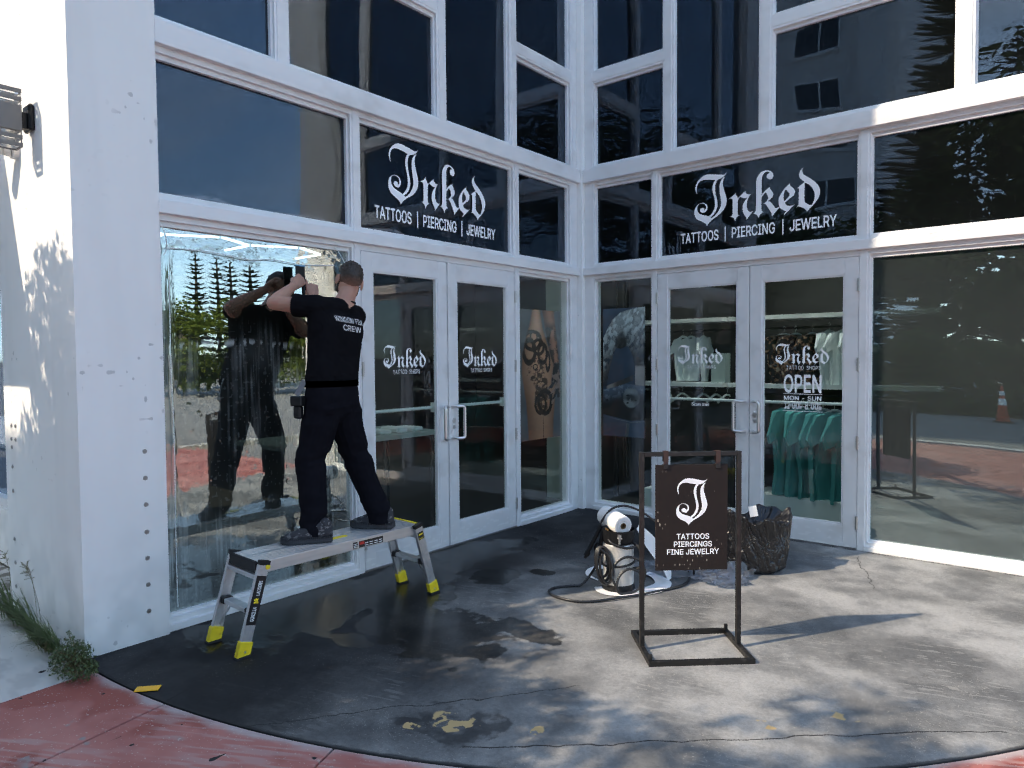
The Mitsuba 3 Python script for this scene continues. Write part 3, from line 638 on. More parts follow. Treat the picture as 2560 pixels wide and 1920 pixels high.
for s_, nm in ((-1, 'near'), (1, 'far')):
    ms = [box(-0.150, 0.150, s_ * 0.575, s_ * 0.592, HD - 0.060, HD + 0.002, 0.004)] + [box(-0.148 + i * 0.0266, -0.130 + i * 0.0266, s_ * 0.575, s_ * 0.594, HD - 0.004, HD + 0.005, 0.002) for i in range(11)]
    lp('end_cap', cat(*ms), 'mat_black_plastic' if s_ < 0 else 'mat_yellow')
    lp('end_rail', box(-0.155, 0.150, s_ * 0.560, s_ * 0.598, HD - 0.092, HD - 0.066, 0.002), 'mat_ladder')
    for w_ in (-1, 1):
        top = np.array([w_ * 0.166, s_ * 0.548, HD + 0.004]); foot = np.array([w_ * 0.166, s_ * 0.690, 0.0]); d = foot - top
        ax = d / np.linalg.norm(d)
        side = np.cross(ax, [1.0, 0, 0]); side /= np.linalg.norm(side)
        p85 = top + d * 0.84
        c = [beam(top, p85 + d * 0.03, 0.004, 0.062, side)]
        o = np.array([w_ * 0.011, 0, 0])
        c = [oriented(box(0, np.linalg.norm(d) * 0.87, -0.031, 0.031, -0.0035 + 0.009 * w_, 0.0035 + 0.009 * w_, 0.001), ax, side, np.cross(ax, side), top)]
        nrm = np.cross(ax, side); sg = 1 if nrm[0] * w_ > 0 else -1
        c = [oriented(box(0, np.linalg.norm(d) * 0.87, -0.031, 0.031, sg * 0.006, sg * 0.011, 0.001), ax, side, nrm, top)]
        for e in (-1, 1): c.append(oriented(box(0, np.linalg.norm(d) * 0.87, e * 0.027, e * 0.031, -sg * 0.013, sg * 0.006, 0.0008), ax, side, nrm, top))
        for g in (-0.020, -0.010, 0.0, 0.010, 0.020): c.append(oriented(box(0.02, np.linalg.norm(d) * 0.87, g - 0.0032, g + 0.0032, sg * 0.0105, sg * 0.0125, 0.0006), ax, side, nrm, top))
        kl = lp('leg', cat(*c), 'mat_ladder')
        lp('top_plug', oriented(box(-0.006, 0.02, -0.033, 0.033, -0.016, 0.014, 0.003), ax, side, nrm, top), 'mat_black_plastic', False, kl)
        # boot cut level with the ground
        L = np.linalg.norm(d)
        bt = oriented(box(L * 0.83, L * 1.1, -0.037, 0.037, -0.019, 0.018, 0.003), ax, side, nrm, top)
        bt = mfm(tomf(bt).trim_by_plane((0, 0, 1), 0.012)); lp('foot', bt, 'mat_yellow', False, kl)
        so = mfm(tomf(oriented(box(L * 0.83, L * 1.1, -0.039, 0.039, -0.021, 0.020), ax, side, nrm, top)).trim_by_plane((0, 0, 1), 0.0).trim_by_plane((0, 0, -1), -0.013)); lp('sole', so, 'mat_rubber', False, kl)
        lp('rivet', cyl(top + d * 0.93 + np.array([w_ * 0.017, 0, 0]), top + d * 0.93 + np.array([w_ * 0.022, 0, 0]), 0.006, 10), 'mat_handle', False, kl)
        if w_ > 0 and s_ < 0:   # long printed label on the near leg
            up = -ax; ey = -side if side[1] > 0 else side; ez = np.cross(up, ey)
            o = top + d * 0.66 + np.array([0.0126, 0, 0])
            lp('label', oriented(box(0, 0.262, -0.029, 0.029, 0, 0.0006), up, ey, ez, o), 'mat_label_black', False, kl)
            t1 = text('GORILLA', 0.078, 0.021); t1.apply_translation([0.018, -0.0105, 0.0006]); t2 = text('LADDERS', 0.078, 0.021); t2.apply_translation([0.158, -0.0105, 0.0006])
            lp('lettering', oriented(cat(t1, t2), up, ey, ez, o), 'mat_label_white', False, kl)
            pw = unary_union([Point(0.126, 0.0).buffer(0.010), Point(0.133, 0.011).buffer(0.005), Point(0.138, 0.003).buffer(0.005), Point(0.118, 0.009).buffer(0.005), Point(0.120, -0.009).buffer(0.006), Point(0.137, -0.006).buffer(0.005)]).difference(unary_union([Point(0.129, 0.003).buffer(0.0018), Point(0.124, 0.004).buffer(0.0018), Point(0.122, -0.004).buffer(0.002)]))
            e = extr(pw, 0.0014); lp('emblem', oriented(e, up, ey, ez, o), 'mat_yellow', False, kl)
        if w_ > 0 and s_ > 0:
            up = -ax; ey = -side if side[1] > 0 else side; ez = np.cross(up, ey); o = top + d * 0.20 + np.array([0.0126, 0, 0])
            lp('label', oriented(cat(box(0, 0.052, -0.024, 0.024, 0, 0.0006)), up, ey, ez, o), 'mat_label_black', False, kl)
            lp('lettering', oriented(cat(box(0.030, 0.040, -0.018, 0.018, 0.0006, 0.0012), box(0.006, 0.010, -0.018, 0.018, 0.0006, 0.0012)), up, ey, ez, o), 'mat_yellow', False, kl)
    ym, zm = s_ * 0.617, 0.232
    lp('step', box(-0.156, 0.156, ym - 0.026, ym + 0.026, zm - 0.014, zm + 0.014, 0.003), 'mat_ladder')
    ks = f'{lad}__step' + ('' if s_ < 0 else '_001')
    for w_ in (-1, 1):
        lp('bracket', box(w_ * 0.118, w_ * 0.160, ym - 0.029, ym + 0.029, zm - 0.019, zm + 0.018, 0.004), 'mat_black_plastic', False, ks)
        lp('brace', beam((w_ * 0.085, s_ * 0.617, 0.222), (w_ * 0.153, s_ * 0.655, 0.095), 0.012, 0.004, (0, 1, 0)), 'mat_ladder')
lp('lock_knob', cyl((0.152, -0.535, HD - 0.028), (0.182, -0.535, HD - 0.028), 0.014, 16), 'mat_yellow', 40)
# printed stickers on the long side
for a, b_, m_ in ((-0.005, 0.030, 'mat_label_black'), (0.040, 0.225, 'mat_label_black')):
    lp('sticker', box(0.1521, 0.1528, a + 0.05, b_ + 0.05, HD - 0.058, HD - 0.018), m_)
lp('sticker', box(0.1528, 0.1534, 0.094, 0.130, HD - 0.040, HD - 0.022), 'mat_label_red')
ms = [box(0.1528, 0.1534, 0.094 + i * 0.0 + 0.04 + (i % 4) * 0.036, 0.094 + 0.04 + (i % 4) * 0.036 + 0.026, HD - 0.052 + (i // 4) * 0.013, HD - 0.047 + (i // 4) * 0.013) for i in range(8)] + [box(0.1528, 0.1534, 0.049 + 0.0, 0.076, HD - 0.052 + i * 0.010, HD - 0.048 + i * 0.010) for i in range(3)]
ks = lp('sticker_print', cat(*ms), 'mat_label_white'); tag(ks, None, None, None, 'stuff')

# --- sign stand and hanging board
a = np.array([2.298, -2.836]); b_ = np.array([2.693, -2.477]); ux = np.r_[(b_ - a) / np.linalg.norm(b_ - a), 0]; uy = np.array([-ux[1], ux[0], 0]); uz = np.array([0, 0, 1.]); SO = np.r_[(a + b_) / 2, 0]
SW, SH, SD, TB = 0.534, 1.085, 0.430, 0.025
sp_ = lambda x, y, z: SO + ux * x + uy * y + uz * z
mat('mat_sign_frame', mikit.proc(lambda p, n, uv: MX((0.010, 0.009, 0.008), (0.028, 0.025, 0.022), SS(0.55, 0.75, FB(p.x * 30, p.y * 30, p.z * 20, 3)))), 0.38)
fr = thing('sign_stand', 'black square-tube metal stand with a flat rectangular base holding the shop sign', 'sign stand')
h = SW / 2
put(fr + '__base', cat(beam(sp_(-h, -SD / 2, TB / 2), sp_(-h, SD / 2, TB / 2), TB, TB), beam(sp_(h, -SD / 2, TB / 2), sp_(h, SD / 2, TB / 2), TB, TB), beam(sp_(-h + TB / 2, -SD / 2 + TB / 2, TB / 2), sp_(h - TB / 2, -SD / 2 + TB / 2, TB / 2), TB, TB), beam(sp_(-h + TB / 2, SD / 2 - TB / 2, TB / 2), sp_(h - TB / 2, SD / 2 - TB / 2, TB / 2), TB, TB)), 'mat_sign_frame')
for e in (-1, 1): put(fr + '__post', beam(sp_(e * h, 0, TB), sp_(e * h, 0, SH), TB, TB, ux, 0.002), 'mat_sign_frame')
put(fr + '__top_bar', beam(sp_(-h + TB / 2, 0, SH - TB / 2), sp_(h - TB / 2, 0, SH - TB / 2), TB, TB * 0.96, uz, 0.002), 'mat_sign_frame')
for e in (-1, 1): put(fr + '__bolt', oriented(box(-0.008, 0.008, -0.008, 0.008, 0, 0.03), ux, uy, uz, sp_(h * e, 0.19 * e, TB)), 'mat_sign_frame')
def board_col(p, n, uv):
    c = MX((0.022, 0.015, 0.012), (0.015, 0.011, 0.010), FB(p.x * 6, p.y * 6, p.z * 6, 4))
    return MX(c, (0.42, 0.37, 0.30), SS(0.80, 0.86, N(p.x * 110, p.y * 110, p.z * 45)) * SS(0.60, 0.75, N(p.x * 9, p.y * 9, p.z * 7)) * 0.8)
mat('mat_board', mikit.proc(board_col), 0.55, 0, 0.25)
mat('mat_strap', (0.045, 0.022, 0.015), 0.5)
bd = thing('sign_board', 'dark brown hanging sign board with a white ornate letter and three lines of white lettering', 'sign')
xl, xr, zb_, zt_ = -h + 0.075, h - 0.062, 0.436, 1.014
put(bd + '__panel', oriented(box(xl, xr, -0.006, 0.006, zb_, zt_, 0.0015), ux, uy, uz, SO), 'mat_board')
lm = lambda m, x, z: oriented(m, ux, uz, -uy, sp_(x, -0.0062, z))
W_ = xr - xl
put(bd + '__emblem', lm(logo(0.172, 'I', 0.0008), xl + 0.112, 0.683), 'mat_vinyl')
for i, (s_, x0, x1, z) in enumerate((('TATTOOS', 0.115, 0.295, 0.607), ('PIERCINGS', 0.100, 0.311, 0.565), ('FINE JEWELRY', 0.062, 0.349, 0.523))):
    put(bd + '__lettering', lm(text(s_, x1 - x0, 0.029, 0.0008), xl + x0, z), 'mat_vinyl')
for x in (xl + 0.055, xr - 0.055):
    ks = put(bd + '__strap', cat(oriented(box(x - 0.013, x + 0.013, -0.0155, -0.0125, SH - 0.055, SH + 0.002), ux, uy, uz, SO), oriented(box(x - 0.013, x + 0.013, 0.0125, 0.0155, SH - 0.055, SH + 0.002), ux, uy, uz, SO), oriented(box(x - 0.013, x + 0.013, -0.0155, 0.0155, SH + 0.001, SH + 0.004), ux, uy, uz, SO), oriented(box(x - 0.012, x + 0.012, -0.0090, -0.0065, zt_ - 0.022, SH - 0.05), ux, uy, uz, SO)), 'mat_strap')
    put(ks + '__clip', oriented(box(x - 0.015, x + 0.015, -0.012, 0.012, zt_ - 0.022, zt_ + 0.004, 0.002), ux, uy, uz, SO), 'mat_sign_frame')

# --- pump sprayer
def steel(p, n, uv): return MX((0.80, 0.79, 0.75), (0.70, 0.69, 0.66), FB(p.x * 3, p.y * 3, p.z * 60, 3))
mat('mat_stainless', mikit.proc(steel), 0.30, 0.55)
mat('mat_hose', (0.018, 0.018, 0.019), 0.32)
spr = thing('pump_sprayer', 'stainless steel pump sprayer wrapped in its black hose beside the standing sign', 'pump sprayer')
SP = np.array([1.665, -2.025, 0.0])
def spt(m): m = m.copy(); m.apply_translation(SP); return m
put(spr + '__tank', spt(lathe([(0.0, 0.028), (0.104, 0.028), (0.106, 0.034), (0.106, 0.305), (0.100, 0.318), (0.085, 0.325), (0.0, 0.325)], 48)), 'mat_stainless', 35)
put(spr + '__base', spt(cat(lathe([(0.0, 0.003), (0.112, 0.003), (0.114, 0.012), (0.108, 0.046), (0.105, 0.046), (0.0, 0.040)], 48))), 'mat_black_plastic', 35)
put(spr + '__funnel', spt(lathe([(0.098, 0.322), (0.104, 0.330), (0.108, 0.345), (0.112, 0.395), (0.116, 0.418), (0.112, 0.418), (0.102, 0.350), (0.06, 0.338), (0.0, 0.338)], 48)), 'mat_black_plastic', 35)
put(spr + '__strap', spt(tube(np.array([[0.108 * math.cos(t), 0.108 * math.sin(t), 0.185 + 0.012 * math.cos(t - 1.0)] for t in np.linspace(0, 2 * math.pi, 40, endpoint=False)]), 0.008, 8, True)), 'mat_rubber', True)
put(spr + '__pump_handle', spt(cat(cyl((0, 0, 0.33), (0, 0, 0.40), 0.018), tube(np.array([[-0.06, 0.02, 0.405], [-0.03, 0.0, 0.412], [0.03, 0.0, 0.412], [0.06, -0.02, 0.405]]), 0.013, 10))), 'mat_black_plastic', 40)
put(spr + '__valve', spt(cat(cyl((0.062, -0.088, 0.335), (0.066, -0.094, 0.39), 0.008), cyl((0.05, -0.095, 0.375), (0.082, -0.088, 0.375), 0.006), cyl((0.066, -0.094, 0.385), (0.067, -0.095, 0.40), 0.013))), 'mat_handle', 40)
put(spr + '__strap_001', spt(tube(spline([(0.10, 0.02, 0.335), (0.155, 0.02, 0.30), (0.178, 0.02, 0.235), (0.16, 0.02, 0.17), (0.108, 0.02, 0.15)], 8), 0.012, 8)), 'mat_rubber', True)
# wand and grip
L_ = -_r0; Tn = -_f0; Ld = np.array([-0.769, -0.639, 0.0])   # towards the left of the view, along the ground
pw0 = np.array([1.552, -2.085, 0.412]); pw1 = np.array([1.472, -2.150, 0.205])
dw = (pw1 - pw0) / np.linalg.norm(pw1 - pw0)
put(spr + '__spray_wand', cat(cyl(pw0 - dw * 0.02, pw1 - dw * 0.045, 0.014, 14), cyl(pw1 - dw * 0.05, pw1 - dw * 0.02, 0.019, 12), cyl(pw1 - dw * 0.03, pw1, 0.010, 12)), 'mat_black_plastic', 40)
gr = spline([pw0 + [0.055, 0.02, 0.01], pw0 + [0.035, 0.0, 0.0], pw0 + [0.02, -0.01, -0.07], pw0 + [0.01, -0.01, -0.14], pw0 + [0.03, 0.0, -0.18]], 6)
put(spr + '__trigger_grip', cat(tube(gr, np.linspace(0.018, 0.011, len(gr)), 10), tube(spline([pw0 + [-0.01, -0.01, -0.10], pw0 + [-0.03, -0.015, -0.14], pw0 + [0.0, -0.012, -0.185], pw0 + [0.03, -0.005, -0.16]], 6), 0.008, 8)), 'mat_black_plastic', True)
mat('mat_tan', (0.36, 0.20, 0.07), 0.5)
put(spr + '__grip_band', beam(pw0 + [0.058, 0.02, -0.012], pw0 + [0.036, 0.006, 0.012], 0.040, 0.022, (0, 0, 1), 0.006), 'mat_tan')
put(spr + '__wire_clip', cat(*[cyl(pw0 - dw * 0.022 + [0.006 * math.cos(t), 0, 0.006 * math.sin(t)], pw0 - dw * 0.03 + [0.016 * math.cos(t), -0.006, 0.016 * math.sin(t)], 0.003, 6) for t in np.linspace(0, 6, 7)]), 'mat_handle')
# hose: hung loops on the left of the tank, then lying on the ground
def loopc(c, r, tilt, n=20, ph=0.0, sx=0.42):
    t = np.linspace(0, 2 * math.pi, n, endpoint=False) + ph
    return [c + Ld * (sx * r * math.cos(x) + tilt * math.sin(x)) + np.array([0, 0, r * math.sin(x)]) + np.array([0.60, -0.80, 0]) * 0.012 * math.cos(2 * x) for x in t]
rng = np.random.default_rng(4)
pts = []
for i in range(4):
    c = SP + Ld * (0.125 - 0.010 * i) + np.array([0.62, -0.78, 0]) * (0.080 + 0.008 * i) + np.array([0, 0, 0.205 - 0.012 * i])
    pts += loopc(c, 0.105 + 0.012 * (i % 3), 0.010, 14, math.pi / 2, 0.40)
gh = [(1.50, -2.10, 0.10), (1.455, -2.165, 0.02), (1.40, -2.22, 0.012), (1.335, -2.31, 0.010), (1.345, -2.40, 0.010), (1.43, -2.455, 0.010), (1.55, -2.46, 0.010), (1.64, -2.43, 0.010), (1.72, -2.345, 0.012), (1.80, -2.22, 0.015), (1.87, -2.08, 0.012), (1.93, -1.93, 0.010), (1.985, -1.79, 0.010), (2.0, -1.66, 0.012), (1.95, -1.50, 0.02), (1.88, -1.45, 0.03)]
k = put(spr + '__hose', tube(spline(np.vstack([pts, np.array(gh)]), 5), 0.0085, 10), 'mat_hose', True); tag(k, 'black hose looped round the tank and lying on the ground')
put(spr + '__hose', tube(spline([(1.552, -2.085, 0.43), (1.575, -2.06, 0.49), (1.62, -2.02, 0.55), (1.69, -1.96, 0.565), (1.78, -1.89, 0.52), (1.86, -1.81, 0.43), (1.96, -1.70, 0.30), (2.02, -1.62, 0.14), (1.99, -1.52, 0.03)], 8), 0.0075, 10), 'mat_hose', True)
put(spr + '__hose', tube(spline([(1.74, -2.15, 0.03), (1.695, -2.16, 0.12), (1.705, -2.13, 0.20), (1.76, -2.08, 0.245), (1.83, -2.02, 0.22), (1.86, -2.00, 0.13), (1.83, -2.04, 0.03), (1.765, -2.14, 0.012), (1.74, -2.17, 0.05), (1.745, -2.14, 0.13), (1.80, -2.09, 0.175), (1.865, -2.01, 0.12)], 8), 0.0085, 10), 'mat_hose', True)
put(spr + '__hose', tube(spline([(1.60, -2.085, 0.41), (1.63, -2.115, 0.37), (1.69, -2.135, 0.335), (1.765, -2.09, 0.31), (1.80, -2.0, 0.31)], 8), 0.009, 10), 'mat_hose', True)

# --- towel roll on top of the sprayer
def paper(p, n, uv): return MX((0.84, 0.83, 0.80), (0.78, 0.77, 0.74), N(p.x * 160, p.y * 160, p.z * 160))
mat('mat_paper', mikit.proc(paper), 0.9, 0, 0.2)
mat('mat_cardboard', (0.22, 0.14, 0.07), 0.8)
tr = thing('paper_towel_roll', 'white roll of paper towels lying across the top of the sprayer', 'paper towels')
e0 = np.array([1.735, -2.075, 0.452]); e1 = np.array([1.515, -1.955, 0.478]); ax = (e0 - e1) / np.linalg.norm(e0 - e1)
sx_ = np.cross(ax, [0, 0, 1]); sx_ /= np.linalg.norm(sx_); sy_ = np.cross(ax, sx_); LT = np.linalg.norm(e0 - e1)
prof = [(0.021, 0.0), (0.060, 0.0), (0.066, 0.004), (0.0675, 0.012), (0.0675, LT - 0.012), (0.066, LT - 0.004), (0.060, LT - 0.001), (0.048, LT - 0.002), (0.047, LT), (0.034, LT - 0.001), (0.033, LT - 0.003), (0.021, LT - 0.002)]
put(tr + '__sheet', oriented(lathe(prof, 48), sx_, np.cross(ax, sx_), ax, e1), 'mat_paper', 30)
put(tr + '__core', oriented(lathe([(0.0205, 0.002), (0.0205, LT + 0.001), (0.0185, LT + 0.001), (0.0185, LT - 0.03), (0.0, LT - 0.035)], 32), sx_, np.cross(ax, sx_), ax, e1), 'mat_cardboard', 30)

# --- strips of white backing paper on the ground
mat('mat_liner', (0.80, 0.80, 0.80), 0.35, two=True)
def ribbon(pts, width, name, label, grp, m_='mat_liner', n=10):
    c = spline([p[:3] for p in pts], n); tw = spline([[p[3], p[4] if len(p) > 4 else 1, 0] for p in pts], n)
    t = np.gradient(c, axis=0); t /= np.linalg.norm(t, axis=1, keepdims=True); s = np.cross([0, 0, 1.0], t); s /= np.linalg.norm(s, axis=1, keepdims=True) + 1e-9
    u = np.cross(t, s); a_ = tw[:, :1]; w = s * np.cos(a_) + u * np.sin(a_); hw = width / 2 * tw[:, 1:2]
    v = []; rows = 5
    for k_ in np.linspace(-1, 1, rows): v.append(c + w * hw * k_)
    v = np.array(v).transpose(1, 0, 2).reshape(-1, 3); v[:, 2] = np.maximum(v[:, 2], 0.0045)
    F = []
    for i in range(len(c) - 1):
        for j in range(rows - 1):
            q_ = i * rows + j; F += [[q_, q_ + 1, q_ + rows + 1], [q_, q_ + rows + 1, q_ + rows]]
    k_ = fresh(name); put(k_, trimesh.Trimesh(v, F, process=False), m_, True); tag(k_, label, 'paper strip', grp)
ribbon([(1.47, -1.98, 0.006, 0, 0.2), (1.36, -1.93, 0.007, 0, 0.5), (1.30, -1.82, 0.008, 0.1, 0.7), (1.33, -1.72, 0.012, 0.2, 0.8), (1.42, -1.66, 0.01, 0.1, 0.5)], 0.07, 'backing_paper', 'small curled white paper strip left of the sprayer', None)
ribbon([(1.55, -2.10, 0.006, 0, 0.6), (1.66, -2.16, 0.006, 0, 1.0), (1.80, -2.07, 0.006, 0, 1.2), (1.88, -1.90, 0.007, 0, 1.3), (1.87, -1.76, 0.008, 0, 1.1), (1.77, -1.66, 0.010, 0.1, 1.0), (1.66, -1.63, 0.012, 0, 0.8)], 0.105, 'backing_paper', 'broad white paper strip curving round the foot of the sprayer', None)
ribbon([(1.775, -1.95, 0.43, 1.2, 0.5), (1.80, -1.91, 0.38, 1.3, 0.8), (1.835, -1.86, 0.30, 1.35, 1.2), (1.86, -1.80, 0.22, 1.35, 1.3), (1.885, -1.745, 0.13, 1.3, 1.0), (1.90, -1.72, 0.03, 1.2, 0.45)], 0.085, 'backing_paper', 'white paper strip hanging from the sprayer to the ground', None)
mat('mat_blue_cloth', (0.10, 0.30, 0.48), 0.6)
k = thing('blue_cloth', 'crumpled light blue cloth tucked under the paper towel roll', 'cloth'); bm = trimesh.creation.icosphere(3, 1.0); v = bm.vertices; bm.vertices = v * (1 + 0.25 * (meshkit.fbm(v * 3 + 4, 3)[:, None] - 0.5) * 2) * [0.035, 0.03, 0.022] + np.array([1.625, -1.99, 0.425]); put(k, bm, 'mat_blue_cloth')

# --- bin bag and clear film
def bagmesh():
    nu, nt = 260, 150; th = np.linspace(0, 2 * math.pi, nu, endpoint=False); t = np.linspace(0, 1, nt); TH, TT = np.meshgrid(th, t)
    # profile: closed bottom, bulging side, wide slack rim, then folded down inside
    pr = np.interp(TT, [0, .10, .22, .45, .66, .76, .80, .84, .92, 1], [0.02, .72, .90, .97, 1.0, 1.06, 1.04, .94, .55, 0.03]); pz = np.interp(TT, [0, .10, .22, .45, .66, .76, .80, .84, .92, 1], [0, .01, .09, .40, .72, .96, 1.0, .96, .80, .74])
    c, s_ = np.cos(TH), np.sin(TH); q = lambda a, b, e: np.stack([c * a, s_ * a, TT * b + e], -1)
    big = meshkit.fbm(q(1.3, 2.2, 5.1), 3, 7) - 0.5
    f = lambda a, b, e, sl, sd: np.abs(meshkit.fbm(np.stack([np.cos(TH + sl * TT) * a, np.sin(TH + sl * TT) * a, TT * b + e], -1), 3, sd) - 0.5)
    cr = np.exp(-f(5.0, 2.0, 1.0, 1.1, 3) / 0.035) * 0.05 + np.exp(-f(9.0, 3.0, 2.0, -1.6, 5) / 0.04) * 0.026 + np.exp(-f(8.0, 9.0, 4.0, 2.4, 9) / 0.03) * 0.02
    K = pr * (1 + 0.30 * big - cr + 0.05 * meshkit.noise(q(16, 14, 3.0), 2) * np.clip((TT - 0.5) * 3, 0, 1))
    rim = np.exp(-((TT - .80) / .09) ** 2)
    Z = 0.42 * pz + rim * (0.030 * np.sin(TH * 2 + 0.5) + 0.022 * np.sin(TH * 5 + 2) + 0.012 * np.sin(TH * 11)) + 0.02 * big * pz
    V = np.stack([c * K * 0.245, s_ * K * 0.175, np.maximum(Z, 0.003)], -1).reshape(-1, 3); F = []
    for i in range(nt - 1):
        for j in range(nu):
            k = i * nu + j; k2 = i * nu + (j + 1) % nu; F += [[k, k2, k2 + nu], [k, k2 + nu, k + nu]]
    return trimesh.Trimesh(V, np.array(F), process=False)
mat('mat_bag', (0.008, 0.008, 0.009), 0.20, 0, 0.6, two=True)
bg = bagmesh(); bg.apply_transform(rotz(42, (2.255, -1.03, 0.0)))
k = thing('bin_bag', 'full black plastic bin bag slumped against the right doors', 'bin bag'); put(k, bg, 'mat_bag', 25); tag(k, None)
k = thing('paper_scrap', 'white paper scrap poking out of the black bin bag', 'paper'); put(k, oriented(box(-0.03, 0.03, -0.002, 0.002, -0.03, 0.05, 0.001), (0.80, 0.55, 0.2), (-0.55, 0.83, 0.0), (-0.17, -0.11, 0.98), (2.24, -1.04, 0.43)), 'mat_liner')
scene['mat_clear_film'] = {'type': 'principledthin', 'base_color': rgb(0.86, 0.88, 0.92), 'roughness': 0.08, 'spec_trans': 0.95, 'eta': 1.6, 'diff_trans': 0.9}
def film(cx, cy, rx, ry, h, seed, rot):
    n = 64; g = np.linspace(-1, 1, n); X, Y = np.meshgrid(g, g); r = np.sqrt(X ** 2 + Y ** 2)
    q = np.stack([X * 2.2 + seed, Y * 2.2, 0 * X + seed], -1); q2 = np.stack([X * 7 + seed, Y * 7, 0 * X], -1)
    H = h * (0.25 + np.abs(meshkit.fbm(q, 4, seed) - 0.5) * 2.6) * np.clip(1.1 - r, 0, 1) ** 0.5 + 0.035 * np.abs(meshkit.fbm(q2, 3, seed + 5) - 0.5) * np.clip(1.2 - r, 0, 1)
    jx = 0.05 * (meshkit.noise(q2 * 1.3, 2) - 0.5); V = np.stack([X * rx * (0.8 + 0.4 * meshkit.noise(q * 1.1, 4)) + jx, Y * ry * (0.8 + 0.4 * meshkit.noise(q * 1.1, 6)) + jx, 0.006 + H], -1).reshape(-1, 3)
    F = [t for i in range(n - 1) for j in range(n - 1) if r[i, j] < 1.0 for t in ([i * n + j, i * n + j + 1, (i + 1) * n + j + 1], [i * n + j, (i + 1) * n + j + 1, (i + 1) * n + j])]
    m = trimesh.Trimesh(V, F, process=False); m.apply_transform(rotz(rot, (cx, cy, 0))); return m
k = thing('plastic_film', 'crumpled heap of clear plastic film between the sprayer and the bin bag', 'plastic film')
put(k, cat(film(1.78, -1.44, 0.34, 0.20, 0.07, 3, 30), film(2.12, -1.42, 0.22, 0.17, 0.09, 8, -20), film(2.16, -1.26, 0.17, 0.15, 0.12, 12, 10)), 'mat_clear_film', 50)

# --- yellow squeegee card
k = thing('hard_card', 'flat yellow plastic squeegee card lying near the edge of the terrace', 'squeegee card')
mat('mat_card', (0.86, 0.44, 0.01), 0.35)
put(k, oriented(box(-0.056, 0.056, -0.026, 0.026, 0, 0.005, 0.0015), (0.66, 0.75, 0), (-0.75, 0.66, 0.0), (0, 0, 1), (0.652, -4.742, 0.004)), 'mat_card')

# --- wall lamp and camera on the pillar
mat('mat_lamp', (0.13, 0.13, 0.135), 0.45, 0.5)
scene['mat_lamp_glass'] = {'type': 'thindielectric', 'int_ior': 1.5}
lk = thing('wall_lamp', 'square grey up and down wall lamp on the sunlit end pillar', 'wall lamp')
cx, cy, z0, z1, hs = -0.522, -4.918, 2.800, 3.120, 0.054
put(lk + '__housing', box(cx - hs, cx + hs, cy - hs, cy + hs, z0 + 0.088, z1 - 0.088, 0.002), 'mat_lamp')
for a_, b_ in ((0.030, 0.052), (0.0, 0.012)):
    for up in (0, 1):
        za, zb = (z0 + a_, z0 + b_) if not up else (z1 - b_, z1 - a_)
        if a_ == 0.0: za, zb = (z0, z0 + 0.022) if not up else (z1 - 0.022, z1)
        else: za, zb = (z0 + 0.044, z0 + 0.066) if not up else (z1 - 0.066, z1 - 0.044)
        w = 0.008
        put(lk + '__ring', cat(box(cx - hs, cx + hs, cy - hs, cy - hs + w, za, zb), box(cx - hs, cx + hs, cy + hs - w, cy + hs, za, zb), box(cx - hs, cx - hs + w, cy - hs + w, cy + hs - w, za, zb), box(cx + hs - w, cx + hs, cy - hs + w, cy + hs - w, za, zb)), 'mat_lamp')
ms = [box(cx + sx * (hs - 0.008), cx + sx * (hs - 0.003), cy + sy * (hs - 0.008), cy + sy * (hs - 0.003), z0, z1) for sx in (-1, 1) for sy in (-1, 1)]
put(lk + '__corner_rod', cat(*ms), 'mat_lamp')
for za, zb in ((z0 + 0.004, z0 + 0.088), (z1 - 0.088, z1 - 0.004)): put(lk + '__glass', box(cx - hs + 0.012, cx + hs - 0.012, cy - hs + 0.012, cy + hs - 0.012, za, zb), 'mat_lamp_glass')
put(lk + '__arm', box(cx - 0.022, cx + 0.022, cy + hs, -4.83, 2.915, 3.005, 0.003), 'mat_black_plastic')
put(lk + '__backplate', box(cx - 0.055, cx + 0.055, -4.832, -4.801, 2.905, 3.055, 0.010), 'mat_black_plastic')
ck = thing('security_camera', 'white cylindrical security camera on the pillar below the wall lamp', 'camera')
mat('mat_cam', (0.78, 0.77, 0.73), 0.4)
c0 = np.array([-0.80, -4.80, 2.86])
put(ck + '__base', cat(cyl(c0, c0 + [0, -0.03, 0], 0.055, 24), cyl(c0 + [0, -0.03, 0], c0 + [-0.012, -0.055, 0.0], 0.046, 24, 0.042)), 'mat_cam', 40)
put(ck + '__body', cat(cyl(c0 + [-0.01, -0.06, 0.0], c0 + [-0.09, -0.135, 0.015], 0.040, 24), cyl(c0 + [-0.095, -0.14, 0.016], c0 + [-0.23, -0.27, 0.02], 0.046, 24)), 'mat_cam', 40)
put(ck + '__lens', cyl(c0 + [-0.228, -0.268, 0.02], c0 + [-0.236, -0.276, 0.021], 0.038, 24), 'mat_black_plastic', 40)

